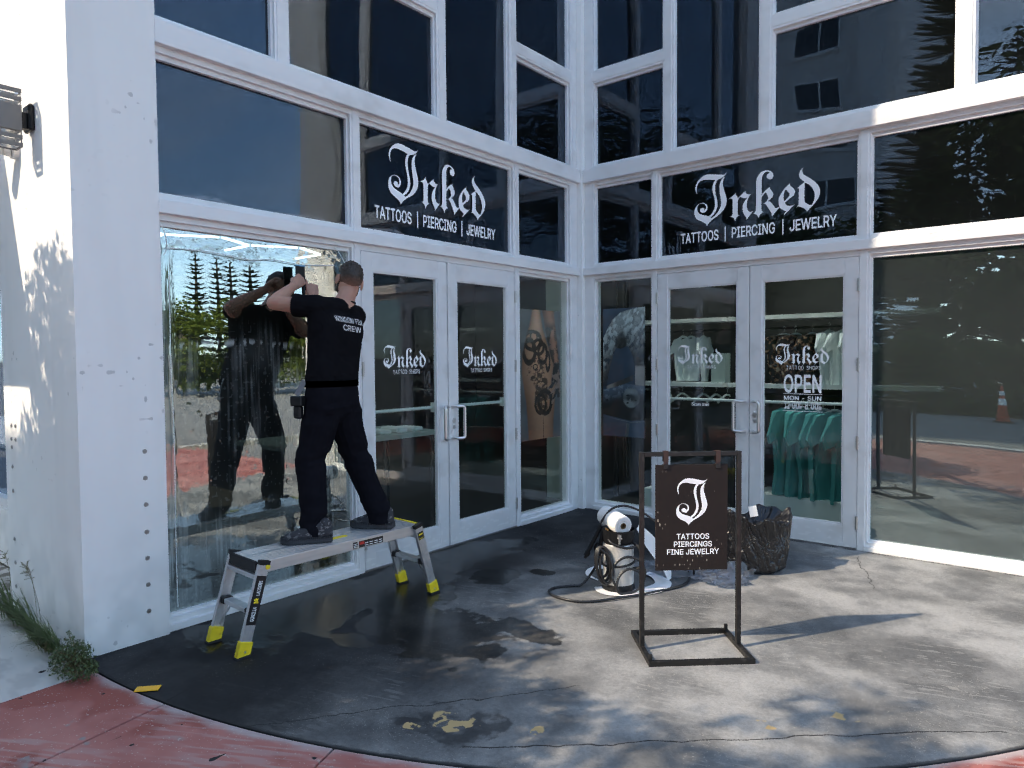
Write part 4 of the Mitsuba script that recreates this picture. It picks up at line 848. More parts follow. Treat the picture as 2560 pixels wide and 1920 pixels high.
# --- weeds at the foot of the pillar
mat('mat_blade', mikit.proc(lambda p, n, uv: MX((0.050, 0.085, 0.022), (0.105, 0.135, 0.045), N(p.x * 40, p.y * 40, p.z * 12))), 0.5, two=True)
mat('mat_blade_dry', mikit.proc(lambda p, n, uv: MX((0.20, 0.16, 0.08), (0.10, 0.10, 0.04), N(p.x * 40, p.y * 40, p.z * 12))), 0.7, two=True)
mat('mat_clover', mikit.proc(lambda p, n, uv: MX((0.030, 0.055, 0.016), (0.085, 0.115, 0.035), N(p.x * 60, p.y * 60, p.z * 60))), 0.5, two=True)
def blade(rng, base, L, az, droop, w):
    n = 7; t = np.linspace(0, 1, n); d = np.array([math.cos(az), math.sin(az), 0])
    el = math.pi / 2 - 0.25 - droop * t * 1.7
    step = L / (n - 1); p = [np.array(base, float)]
    for i in range(n - 1): p.append(p[-1] + step * (d * math.cos(el[i]) + np.array([0, 0, math.sin(el[i])])))
    p = np.array(p); p[:, 2] = np.maximum(p[:, 2], 0.006); p[:, 1] = np.minimum(p[:, 1], -4.805 if base[0] < 0.02 else 9)
    s = np.array([-d[1], d[0], 0]); ww = w * (1 - t ** 2) * (0.6 + 0.8 * np.minimum(t * 4, 1)); 
    v = np.vstack([p - s * ww[:, None] / 2, p + s * ww[:, None] / 2]); F = [q_ for i in range(n - 1) for q_ in ([i, i + 1, n + i + 1], [i, n + i + 1, n + i])]
    return trimesh.Trimesh(v, F, process=False)
tufts = [(-0.98, -4.845, 60, 0.34, 'grass tuft nearest the left edge at the foot of the pillar'), (-0.80, -4.85, 36, 0.24, 'small grass tuft second from the left edge below the pillar'), (-0.48, -4.86, 70, 0.32, 'tall grass tuft with brown seed heads at the foot of the pillar'), (-0.24, -4.87, 80, 0.27, 'dense grass tuft directly left of the low leafy weed'), (-0.09, -4.86, 44, 0.24, 'upright grass tuft closest to the low leafy weed')]
for i, (x, y, n, L, lb) in enumerate(tufts):
    rng = np.random.default_rng(20 + i); k = thing('grass_tuft', lb, 'grass')
    put(k + '__blades', cat(*[blade(rng, (x + rng.normal(0, 0.035), y - abs(rng.normal(0, 0.02)), 0.0), L * rng.uniform(0.5, 1.25), rng.choice([rng.uniform(-math.pi, 0), rng.uniform(-3.0, -1.6), rng.uniform(-2.6, -1.8)]), rng.uniform(0.1, 1.25), rng.uniform(0.004, 0.008)) for _ in range(n)]), 'mat_blade')
    put(k + '__dry_blades', cat(*[blade(rng, (x + rng.normal(0, 0.03), y - abs(rng.normal(0, 0.02)), 0.0), L * rng.uniform(0.3, 0.9), rng.uniform(-math.pi, 0), rng.uniform(0.9, 1.5), 0.006) for _ in range(max(5, n // 5))]), 'mat_blade_dry')
    if i in (0, 2):
        hs_ = []
        for j in range(2 if i == 2 else 1):
            b0 = np.array([x + 0.02 + 0.05 * j, y - 0.01, 0]); st = spline([b0, b0 + [0.01, -0.01, 0.2], b0 + [0.03 - 0.06 * j, -0.03, 0.36], b0 + [0.05 - 0.10 * j, -0.05, 0.44]], 6); hs_.append(tube(st, 0.0014, 5))
            for q_ in range(12):
                az = rng.uniform(0, 6.28); e_ = st[-1 - q_ // 2]; hs_.append(tube(np.array([e_, e_ + [0.045 * math.cos(az), 0.045 * math.sin(az) * 0.6 - 0.01, rng.uniform(-0.01, 0.045)]]), [0.0012, 0.0022], 4))
        put(k + '__seed_head', cat(*hs_), 'mat_blade_dry')
rng = np.random.default_rng(77); k = thing('leafy_weed', 'low bushy green weed growing at the corner of pillar and terrace', 'weed')
V, F, S = [], [], []
for i in range(1500):
    u_ = rng.normal(0, 1, 3); u_ /= np.linalg.norm(u_); rr = rng.uniform(0.3, 1) ** 0.5
    ctr = np.array([0.12 + 0.20 * u_[0] * rr + 0.06, -4.905 + 0.10 * u_[1] * rr, 0.02 + abs(u_[2]) * rr * 0.16 * (0.6 + 0.9 * meshkit.noise(np.array([u_[0] * 3, u_[1] * 3, 1.0])))])
    if ctr[0] < 0.035 and ctr[1] > -4.81: ctr[1] = -4.815
    if ctr[1] > -4.81 and ctr[0] < 0.04: continue
    a1 = rng.normal(0, 1, 3); a1 /= np.linalg.norm(a1); a2 = np.cross(a1, rng.normal(0, 1, 3)); a2 /= np.linalg.norm(a2); s_ = rng.uniform(0.005, 0.010)
    b0 = len(V); V += [ctr - a1 * s_, ctr + a2 * s_ * 0.6, ctr + a1 * s_, ctr - a2 * s_ * 0.6]; F += [[b0, b0 + 1, b0 + 2], [b0, b0 + 2, b0 + 3]]
    if i % 9 == 0: S.append(tube(spline([(0.13 + rng.normal(0, 0.05), -4.88 + rng.normal(0, 0.03), 0.0), (ctr + np.array([0.15, -4.89, 0])) / 2 + [0, 0, 0.03], ctr], 4), 0.0015, 4))
put(k + '__leaves', trimesh.Trimesh(np.array(V), F, process=False), 'mat_clover'); put(k + '__stems', cat(*S), 'mat_blade_dry')

# --- loose edge of the window film along the top and the left of the wet window
mat('mat_film_edge', (0.80, 0.84, 0.83), 0.15, 0, 0.8)
def fe(*pts): return tube(spline([(x - 0.048, y, z) for x, y, z in pts], 8), 0.0028, 6)
put(WN['A', 'big'] + '__film_edge', cat(fe((.03, -4.325, 2.40), (.035, -4.30, 2.34), (.02, -4.285, 2.26), (.01, -4.30, 2.22)), fe((.012, -4.29, 2.262), (.008, -4.1, 2.268), (.012, -3.9, 2.258), (.008, -3.75, 2.245), (.012, -3.6, 2.262), (.010, -3.35, 2.252), (.012, -3.1, 2.272)), fe((.03, -3.10, 2.40), (.03, -3.05, 2.34), (.015, -3.0, 2.28)), fe((.010, -4.27, 2.10), (.012, -4.275, 1.6), (.008, -4.265, 1.1), (.012, -4.272, 0.5), (.008, -4.268, 0.12))), 'mat_film_edge', True)

# ------------------------------------------------------------------ the person on the platform
MF = manifold3d.Manifold
_sp = {}
def sph(p, r, seg=20):
    if np.ndim(r): return MF.sphere(1.0, seg).scale(tuple(float(x) for x in r)).translate(tuple(float(x) for x in p))
    return MF.sphere(float(r), seg).translate(tuple(float(x) for x in p))
def hullof(items): return MF.batch_hull([sph(p, r) for p, r in items])
def chain(items):
    out = None
    for a, b in zip(items[:-1], items[1:]):
        h_ = hullof([a, b]); out = h_ if out is None else out + h_
    return out
def levels(lv, l):
    out = None
    L = [[(np.array(c) + l * s_ * e, r) for e in (-1, 1)] for c, s_, r in lv]
    for a, b in zip(L[:-1], L[1:]):
        h_ = hullof(a + b); out = h_ if out is None else out + h_
    return out
def smooth_mesh(mf, size, it=14):
    m = mfm(mf.refine_to_length(size)); m.merge_vertices(); trimesh.smoothing.filter_taubin(m, 0.5, 0.53, it); return m
def unit(v): v = np.array(v, float); return v / np.linalg.norm(v)


fdir = unit((-0.97, -0.24, 0)); ldir = unit((0.24, -0.97, 0)); V3 = lambda *a: np.array(a, float)
JL = dict(sh=V3(0.415, -3.560, 1.925), el=V3(0.200, -3.735, 1.955), wr=V3(0.100, -3.520, 2.088))
JR = dict(sh=V3(0.330, -3.215, 1.885), el=V3(0.120, -3.215, 1.800), wr=V3(0.130, -3.392, 2.025))
head_c = V3(0.352, -3.262, 2.118); hu = unit((0.10, 0.20, 0.98)); hf = unit(V3(-0.90, 0.42, 0.14) - hu * (V3(-0.90, 0.42, 0.14) @ hu)); hl = np.cross(hu, hf)
HM = np.eye(4); HM[:3, 0], HM[:3, 1], HM[:3, 2], HM[:3, 3] = hl, hf, hu, head_c
hp = lambda x, y, z: head_c + hl * x + hf * y + hu * z


def hand(wr, d, nrm, thumb_side, curls, thumb, s=1.0, spread=0.03):
    """d: wrist to knuckles, nrm: out of the back of the hand, thumb_side: across towards the thumb"""
    d = unit(d); t = unit(np.array(thumb_side) - d * (np.array(thumb_side) @ d)); n = np.cross(d, t); n = n if n @ np.array(nrm) > 0 else -n
    P_ = lambda a, b, c: np.array(wr) + (d * a + t * b + n * c) * s
    out = hullof([(P_(0, 0.012, 0), 0.020 * s), (P_(0, -0.012, 0), 0.020 * s), (P_(0.045, 0.026, 0.001), 0.0145 * s), (P_(0.045, -0.026, 0), 0.0135 * s), (P_(0.088, 0.030, 0.003), 0.0110 * s), (P_(0.080, -0.031, 0), 0.0100 * s), (P_(0.090, 0.0, 0.005), 0.0115 * s)])
    roots = [(0.088, 0.029), (0.093, 0.010), (0.089, -0.010), (0.079, -0.028)]; lens = [(0.044, 0.026, 0.021), (0.049, 0.030, 0.022), (0.045, 0.028, 0.021), (0.035, 0.021, 0.019)]; rads = [0.0094, 0.0096, 0.0091, 0.0080]
    for (a, b), ls, r, cu in zip(roots, lens, rads, curls):
        p = P_(a, b, 0.002); pts_ = [(p, r * 1.08 * s)]; ang_ = 0.0; dirb = b * spread * 6
        for L_i, c_, rr in zip(ls, cu, (1.0, 0.93, 0.80)):
            ang_ += math.radians(c_); p = p + (d * math.cos(ang_) - n * math.sin(ang_) + t * dirb * 0.3) * L_i * s; pts_.append((p, r * rr * s))
        out = out + chain(pts_)
    p = P_(0.022, 0.026, -0.006); pts_ = [(P_(0.010, 0.014, -0.004), 0.0150 * s), (p, 0.0140 * s)]
    for L_i, (da, db, dc), rr in zip((0.036, 0.030, 0.024), thumb, (0.0125, 0.0110, 0.0095)):
        p = p + unit(d * da + t * db + n * dc) * L_i * s; pts_.append((p, rr * s))
    return out + chain(pts_)


arms = chain([(JL['sh'], 0.062), (JL['sh'] * 0.6 + JL['el'] * 0.4, 0.056), (JL['el'] * 0.75 + JL['sh'] * 0.25, 0.047), (JL['el'], 0.043), (JL['el'] * 0.72 + JL['wr'] * 0.28, 0.045), (JL['el'] * 0.3 + JL['wr'] * 0.7, 0.034), (JL['wr'], 0.0265)])
arms = arms + chain([(JR['sh'], 0.062), (JR['sh'] * 0.5 + JR['el'] * 0.5, 0.053), (JR['el'], 0.043), (JR['el'] * 0.7 + JR['wr'] * 0.3, 0.044), (JR['el'] * 0.3 + JR['wr'] * 0.7, 0.033), (JR['wr'], 0.0265)])
fist = [(72, 88, 52), (76, 92, 50), (78, 94, 50), (82, 92, 48)]
hL = hand(JL['wr'], V3(-0.020, 0.070, 0.050), V3(0.75, -0.30, 0.55), V3(-0.35, 0.25, 0.85), fist, [(0.75, 0.25, -0.45), (0.75, -0.35, -0.55), (0.45, -0.75, -0.45)], 1.02)
hR = hand(JR['wr'], V3(-0.055, 0.022, 0.088), V3(0.70, 0.66, 0.15), V3(-0.55, -0.62, 0.30), [(14, 18, 10), (70, 86, 48), (76, 90, 48), (80, 90, 46)], [(0.8, 0.5, -0.3), (0.9, 0.1, -0.4), (0.8, -0.2, -0.5)], 1.02)
torso = levels([(V3(0.45, -3.49, 1.33), 0.075, 0.10), (V3(0.435, -3.475, 1.46), 0.07, 0.095), (V3(0.415, -3.44, 1.62), 0.075, 0.09), (V3(0.392, -3.41, 1.79), 0.09, 0.098), (V3(0.378, -3.395, 1.885), 0.115, 0.072)], ldir)
legs = chain([(V3(0.462, -3.565, 1.34), 0.095), (V3(0.43, -3.645, 0.97), 0.060), (V3(0.50, -3.685, 0.575), 0.042), (V3(0.505, -3.70, 0.545), 0.042)]) + chain([(V3(0.43, -3.41, 1.34), 0.095), (V3(0.42, -3.297, 0.985), 0.060), (V3(0.565, -3.222, 0.585), 0.042), (V3(0.57, -3.22, 0.545), 0.042)])
neck = chain([(V3(0.385, -3.345, 1.945), 0.072), (V3(0.378, -3.32, 1.99), 0.062), (hp(0, -0.022, -0.062), 0.058), (hp(0, -0.02, 0.0), 0.055)]) + hullof([(V3(0.385, -3.345, 1.955), 0.055), (JL['sh'] * 0.75 + V3(0.385, -3.345, 1.955) * 0.25, 0.055)]) + hullof([(V3(0.385, -3.345, 1.955), 0.055), (JR['sh'] * 0.75 + V3(0.385, -3.345, 1.955) * 0.25, 0.055)])
def lell(c, r): return MF.sphere(1.0, 28).scale(tuple(float(x) for x in r)).translate(tuple(float(x) for x in c))
head = lell((0, -0.014, 0.030), (0.0765, 0.098, 0.088)) + MF.batch_hull([lell((s_ * 0.044, 0.050, -0.018), (0.030,) * 3) for s_ in (-1, 1)] + [lell((s_ * 0.046, 0.022, -0.070), (0.024,) * 3) for s_ in (-1, 1)] + [lell((0, 0.072, -0.086), (0.024, 0.020, 0.020))] + [lell((s_ * 0.034, 0.062, 0.030), (0.032,) * 3) for s_ in (-1, 1)] + [lell((0, -0.03, -0.03), (0.060, 0.05, 0.05))])
head = head + MF.batch_hull([lell((0, 0.094, 0.018), (0.009,) * 3), lell((0, 0.112, -0.018), (0.0115,) * 3), lell((0.013, 0.094, -0.024), (0.008,) * 3), lell((-0.013, 0.094, -0.024), (0.008,) * 3)])
head = head + MF.batch_hull([lell((s_ * 0.019, 0.086, -0.048), (0.008, 0.010, 0.009)) for s_ in (-1, 1)] + [lell((0, 0.094, -0.047), (0.010, 0.008, 0.009))])
head = head - lell((0.032, 0.097, 0.010), (0.016, 0.012, 0.009)) - lell((-0.032, 0.097, 0.010), (0.016, 0.012, 0.009))
for s_ in (-1, 1):
    ear = MF.sphere(1.0, 20).scale((0.010, 0.019, 0.032)) + MF.sphere(1.0, 16).scale((0.007, 0.010, 0.012)).translate((0, 0.006, -0.026))
    ear = (ear - MF.sphere(1.0, 16).scale((0.008, 0.011, 0.020)).translate((s_ * 0.009, 0.003, 0.004))).rotate((0, 0, -s_ * 24)).translate((s_ * 0.083, -0.008, -0.004))
    head = head + ear
hw = mfm(head); hw.apply_transform(HM); head = tomf(hw)
pk = thing('person', 'person in black shirt and trousers standing on the platform, arms raised to the wet window', 'person')
SKIN = (0.46, 0.25, 0.175)
def skin(p, n, uv):
    c = MX((0.40, 0.205, 0.145), (0.50, 0.285, 0.205), FB(p.x * 14, p.y * 14, p.z * 14, 3))
    return MX(c, (0.44, 0.165, 0.12), SS(0.45, 0.75, FB(p.x * 24 + 3, p.y * 24, p.z * 24, 3)) * 0.4)
scene['mat_skin'] = {'type': 'principled', 'base_color': mikit.proc(skin), 'roughness': 0.5, 'specular': 0.4, 'flatness': 0.4}
body = smooth_mesh(torso + legs + neck + arms + head + hL + hR, 0.0065, 6)
put(pk + '__body', body, 'mat_skin', True)
for s_ in (-1, 1):
    e_ = trimesh.creation.icosphere(2, 0.0115); e_.apply_translation(hp(s_ * 0.032, 0.086, 0.010)); ke = put(pk + '__eye', e_, 'mat_label_white', True)
    e_ = trimesh.creation.icosphere(2, 0.0055); e_.apply_translation(hp(s_ * 0.032, 0.0935, 0.010)); put(ke + '__iris', e_, 'mat_label_black', True)
# hair: longer dark top, faded back and sides; beard along the jaw
HI = [[float(x) for x in r_] for r_ in np.linalg.inv(HM)]
def hloc(p):
    q_ = [HI[i][0] * p.x + HI[i][1] * p.y + HI[i][2] * p.z + HI[i][3] for i in range(3)]; return q_
def hair_col(p, n, uv):
    x, y, z = hloc(p)
    st = N(x * 260, y * 60, z * 60)
    c = MX((0.018, 0.012, 0.009), (0.055, 0.037, 0.026), st * 0.6)
    f = SS(0.050, -0.045, z + (FB(x * 60, y * 60, z * 60, 2) - 0.5) * 0.03 - y * 0.12)
    return MX(c, (0.24, 0.135, 0.098), f * 0.95)
mat('mat_hair', mikit.proc(hair_col), 0.55)
mat('mat_hair_top', mikit.proc(lambda p, n, uv: MX((0.012, 0.008, 0.006), (0.050, 0.033, 0.022), N(p.x * 190, p.y * 190, p.z * 70))), 0.45)
cap = lell((0, -0.016, 0.031), (0.0780, 0.1000, 0.0900)).trim_by_plane((0, -0.80, 0.60), -0.018).trim_by_plane((0, -0.12, 1.0), -0.050)
m = mfm(cap.refine_to_length(0.006)); m.merge_vertices(); m.apply_transform(HM); put(pk + '__hair', m, 'mat_hair', 60)
top = lell((0.004, -0.004, 0.050), (0.0755, 0.100, 0.080)).trim_by_plane((0.10, -0.42, 1.0), 0.052)
top = top + MF.batch_hull([lell((s_ * 0.04, 0.072, 0.088), (0.024, 0.022, 0.018)) for s_ in (-1, 1)])
m = mfm(top.refine_to_length(0.005)); m.merge_vertices(); nv = m.vertex_normals; k_ = (meshkit.fbm(m.vertices * [110, 45, 60], 3) - 0.5) + 0.6 * (meshkit.noise(m.vertices * [190, 60, 90], 5) - 0.5); m.vertices = m.vertices + nv * (k_ * 0.016 + 0.002)[:, None]; m.apply_transform(HM); put(pk + '__hair', m, 'mat_hair_top', True); tag(pk + '__hair_001', 'longer dark hair on top')
brd = MF.batch_hull([lell((s_ * 0.049, 0.020, -0.068), (0.0245,) * 3) for s_ in (-1, 1)] + [lell((0, 0.073, -0.088), (0.026, 0.022, 0.022))] + [lell((s_ * 0.055, 0.014, -0.02), (0.020,) * 3) for s_ in (-1, 1)]).trim_by_plane((0, 0.2, -1), 0.018) - MF.batch_hull([lell((s_ * 0.026, 0.10, -0.045), (0.012,) * 3) for s_ in (-1, 1)])
m = mfm(brd.refine_to_length(0.006)); m.merge_vertices(); m.vertices = m.vertices + m.vertex_normals * ((meshkit.noise(m.vertices * 150) - 0.4) * 0.006)[:, None]; m.apply_transform(HM); put(pk + '__beard', m, 'mat_hair_top', True)

# shirt
def cloth_col(a, b):
    return lambda p, n, uv: MX(a, b, FB(p.x * 20, p.y * 20, p.z * 20, 3) * 0.6 + N(p.x * 500, p.y * 500, p.z * 500) * 0.4)
scene['mat_shirt'] = {'type': 'principled', 'base_color': mikit.proc(cloth_col((0.0045, 0.0045, 0.006), (0.009, 0.009, 0.011))), 'roughness': 0.9, 'specular': 0.05}
scene['mat_trousers'] = {'type': 'principled', 'base_color': mikit.proc(cloth_col((0.0045, 0.0045, 0.007), (0.010, 0.010, 0.014))), 'roughness': 0.9, 'specular': 0.06}
def plane_trim(mf, p, n): n = unit(n); return mf.trim_by_plane(tuple(n), float(np.array(p) @ n))
tor = levels([(V3(0.437, -3.478, 1.425), 0.085, 0.108), (V3(0.432, -3.470, 1.50), 0.085, 0.112), (V3(0.410, -3.44, 1.62), 0.088, 0.108), (V3(0.392, -3.41, 1.78), 0.098, 0.115), (V3(0.378, -3.395, 1.885), 0.125, 0.084)], ldir)
shl = chain([(JL['sh'] + V3(0, 0, 0.0), 0.078), (JL['sh'] * 0.72 + JL['el'] * 0.28, 0.074), (JL['sh'] * 0.38 + JL['el'] * 0.62, 0.076)])
shl = plane_trim(shl, JL['sh'] * 0.46 + JL['el'] * 0.54, JL['sh'] - JL['el'])
shr = chain([(JR['sh'], 0.080), (JR['sh'] * 0.5 + JR['el'] * 0.5, 0.076), (JR['el'] * 1.0 + JR['sh'] * 0.0, 0.074)]); shr = plane_trim(shr, JR['sh'] * 0.25 + JR['el'] * 0.75, JR['sh'] - JR['el'])
yoke = hullof([(V3(0.382, -3.34, 1.925), 0.075), (JL['sh'] + V3(0, 0.02, 0), 0.074)]) + hullof([(V3(0.382, -3.34, 1.925), 0.075), (JR['sh'] + V3(0, -0.01, 0.0), 0.076)]) + hullof([(JL['sh'], 0.07), (V3(0.392, -3.41, 1.78) + ldir * 0.12, 0.10)]) + hullof([(JR['sh'], 0.07), (V3(0.392, -3.41, 1.78) - ldir * 0.12, 0.098)])
shirt = tor + shl + shr + yoke
shirt = plane_trim(shirt, V3(0.437, -3.478, 1.43), (0, 0, 1))
shirt = shirt - chain([(V3(0.372, -3.318, 2.003), 0.052), (hp(0, -0.022, -0.03), 0.068)])
m = smooth_mesh(shirt, 0.0085, 8)
v = m.vertices; nv = m.vertex_normals
rel = v - V3(0.41, -3.44, 1.65)
fold = meshkit.fbm(np.c_[rel @ ldir * 9 + rel[:, 2] * 5, rel @ fdir * 7, rel[:, 2] * 4.5 - rel @ ldir * 5], 3, 2) - 0.5
fold2 = np.abs(meshkit.fbm(np.c_[rel @ ldir * 13 - rel[:, 2] * 9, rel @ fdir * 9, rel[:, 2] * 9], 2, 8) - 0.5)
m.vertices = v + nv * (fold * 0.016 - np.exp(-fold2 / 0.05) * 0.004)[:, None]
put(pk + '__shirt', m, 'mat_shirt', True)
ca = unit(hu * 0.6 + V3(0.25, 0.0, 0.95) * 0.4); ce = unit(np.cross(ca, [0, 1.0, 0])); cf = np.cross(ca, ce)
put(pk + '__collar', tube(np.array([V3(0.377, -3.325, 1.982) + ce * 0.066 * math.cos(t) + cf * 0.066 * math.sin(t) for t in np.linspace(0, 2 * math.pi, 36, endpoint=False)]), 0.0085, 8, True), 'mat_shirt', True)


def project(tm, mesh, o, ex, ey, ez, lift):
    """lay a flat lettering mesh (x, y) on a mesh, cast along -ez from the plane at o"""
    tm = tm.copy(); tm = tm.subdivide_to_size(0.012)
    pts_ = o + np.outer(tm.vertices[:, 0], ex) + np.outer(tm.vertices[:, 1], ey)
    tri = mesh.triangles; fn = mesh.face_normals; keep = fn @ ez > 0.05; tri = tri[keep]
    c_ = tri.mean(1) - o; near = (np.abs(c_ @ ex - tm.vertices[:, 0].mean()) < 0.35) & (np.abs(c_ @ ey) < 0.25); tri = tri[near]
    A_ = np.stack([(tri - o) @ ex, (tri - o) @ ey], -1); H_ = (tri - o) @ ez
    out = np.full(len(pts_), -1e9); uvp = tm.vertices[:, :2]
    a_, b_, c2 = A_[:, 0], A_[:, 1], A_[:, 2]; den = (b_[:, 1] - c2[:, 1]) * (a_[:, 0] - c2[:, 0]) + (c2[:, 0] - b_[:, 0]) * (a_[:, 1] - c2[:, 1]); den = np.where(np.abs(den) < 1e-12, 1e-12, den)
    for i, (x, y) in enumerate(uvp):
        w1 = ((b_[:, 1] - c2[:, 1]) * (x - c2[:, 0]) + (c2[:, 0] - b_[:, 0]) * (y - c2[:, 1])) / den
        w2 = ((c2[:, 1] - a_[:, 1]) * (x - c2[:, 0]) + (a_[:, 0] - c2[:, 0]) * (y - c2[:, 1])) / den
        ok = (w1 >= -1e-6) & (w2 >= -1e-6) & (w1 + w2 <= 1 + 1e-6)
        if ok.any(): out[i] = (w1 * H_[:, 0] + w2 * H_[:, 1] + (1 - w1 - w2) * H_[:, 2])[ok].max()
    bad = out < -1e8
    if bad.any(): out[bad] = np.median(out[~bad]) if (~bad).any() else 0
    base = tm.vertices[:, 2] * 0
    tm.vertices = o + np.outer(uvp[:, 0], ex) + np.outer(uvp[:, 1], ey) + np.outer(out + lift + tm.vertices[:, 2], ez)
    return tm
t1 = text('WINDOW FILM', 0.262, 0.037, 0.0005, False); t1.apply_translation([-0.172, 0.010, 0]); t2 = text('CREW', 0.165, 0.037, 0.0005, False); t2.apply_translation([-0.122, -0.044, 0])
ez = unit(-fdir + V3(0.0, 0.30, 0.05)); ex = unit(np.cross([0, 0, 1.0], ez)); tilt = math.radians(-6); ey = np.cross(ez, ex)
ex, ey = ex * math.cos(tilt) + ey * math.sin(tilt), ey * math.cos(tilt) - ex * math.sin(tilt)
put(pk + '__shirt__lettering', project(cat(t1, t2), m, V3(0.470, -3.330, 1.815), ex, ey, ez, 0.004), 'mat_label_white')

# trousers, belt
tro = levels([(V3(0.452, -3.492, 1.30), 0.080, 0.112), (V3(0.445, -3.485, 1.38), 0.078, 0.116), (V3(0.437, -3.478, 1.47), 0.076, 0.108)], ldir)
tro = tro + chain([(V3(0.462, -3.560, 1.33), 0.120), (V3(0.447, -3.598, 1.16), 0.108), (V3(0.428, -3.645, 0.985), 0.093), (V3(0.475, -3.668, 0.76), 0.086), (V3(0.505, -3.685, 0.575), 0.079), (V3(0.508, -3.69, 0.50), 0.079)])
tro = tro + chain([(V3(0.432, -3.412, 1.33), 0.118), (V3(0.425, -3.36, 1.16), 0.106), (V3(0.418, -3.295, 0.985), 0.092), (V3(0.492, -3.255, 0.77), 0.084), (V3(0.568, -3.220, 0.60), 0.077), (V3(0.572, -3.218, 0.52), 0.077)])
tro = plane_trim(tro, V3(0, 0, 1.455), (0, 0, -1)); tro = plane_trim(tro, V3(0, 0, 0.558), (0.05, 0, 1))
m = smooth_mesh(tro, 0.0095, 8); v = m.vertices; nv = m.vertex_normals
q_ = np.c_[v[:, 0] * 8, v[:, 1] * 8, v[:, 2] * 11]
ring = meshkit.fbm(np.c_[v[:, 0] * 5 + v[:, 2] * 3, v[:, 1] * 5 - v[:, 2] * 6, v[:, 2] * 15], 3, 4) - 0.5
w_ = np.exp(-((v[:, 2] - 0.64) / 0.08) ** 2) + 0.8 * np.exp(-((v[:, 2] - 0.97) / 0.10) ** 2) + 0.6 * np.exp(-((v[:, 2] - 1.27) / 0.08) ** 2)
lng = meshkit.fbm(np.c_[v[:, 0] * 14, v[:, 1] * 14, v[:, 2] * 2.5], 2, 6) - 0.5
m.vertices = v + nv * (ring * 0.046 * w_ + lng * 0.018 + (meshkit.fbm(q_, 3, 9) - 0.5) * 0.012)[:, None]
put(pk + '__trousers', m, 'mat_trousers', True)
ang_ = np.linspace(0, 2 * math.pi, 40, endpoint=False); bl = np.array([V3(0.437, -3.478, 1.448) + ldir * 0.200 * math.cos(t) + fdir * 0.130 * math.sin(t) for t in ang_])
bv = np.vstack([bl + [0, 0, dz] + (bl - bl.mean(0)) * e for dz, e in ((-0.019, 0.0), (0.019, 0.0), (0.019, 0.03), (-0.019, 0.03))]); F = []
for r_ in range(4):
    for i in range(40):
        a_, b_ = r_ * 40 + i, r_ * 40 + (i + 1) % 40; c2, d2 = ((r_ + 1) % 4) * 40 + i, ((r_ + 1) % 4) * 40 + (i + 1) % 40; F += [[a_, c2, d2], [a_, d2, b_]]
put(pk + '__belt', trimesh.Trimesh(bv, F, process=False), 'mat_black_plastic', 50)
po = V3(0.395, -3.700, 1.345)
put(pk + '__pouch', cat(oriented(box(-0.028, 0.028, -0.045, 0.045, -0.032, 0.030, 0.006), ldir, fdir, (0, 0, 1), po), oriented(box(-0.018, 0.022, -0.03, 0.03, -0.11, -0.03, 0.010), ldir, fdir, (0, 0, 1), po)), 'mat_black_plastic')
mat('mat_strap_grey', (0.16, 0.16, 0.17), 0.6)
put(pk + '__pouch_strap', beam(V3(0.40, -3.715, 1.38), V3(0.425, -3.672, 1.47), 0.040, 0.006, -ldir, 0.002), 'mat_strap_grey')
mat('mat_band', (0.62, 0.55, 0.03), 0.5)
wd = unit(JR['wr'] - JR['el']); c_ = JR['wr'] - wd * 0.030; a_ = unit(np.cross(wd, [0, 0, 1.0])); b_ = np.cross(wd, a_)
put(pk + '__wristband', cat(*[tube(np.array([c_ + wd * o_ + (a_ * math.cos(t) + b_ * math.sin(t)) * 0.0325 for t in np.linspace(0, 6.2832, 24, endpoint=False)]), 0.0042, 8, True) for o_ in (-0.006, 0, 0.006)]), 'mat_band', True)
wd = unit(JL['wr'] - JL['el']); c_ = JL['wr'] - wd * 0.012; a_ = unit(np.cross(wd, [0, 0, 1.0])); b_ = np.cross(wd, a_)

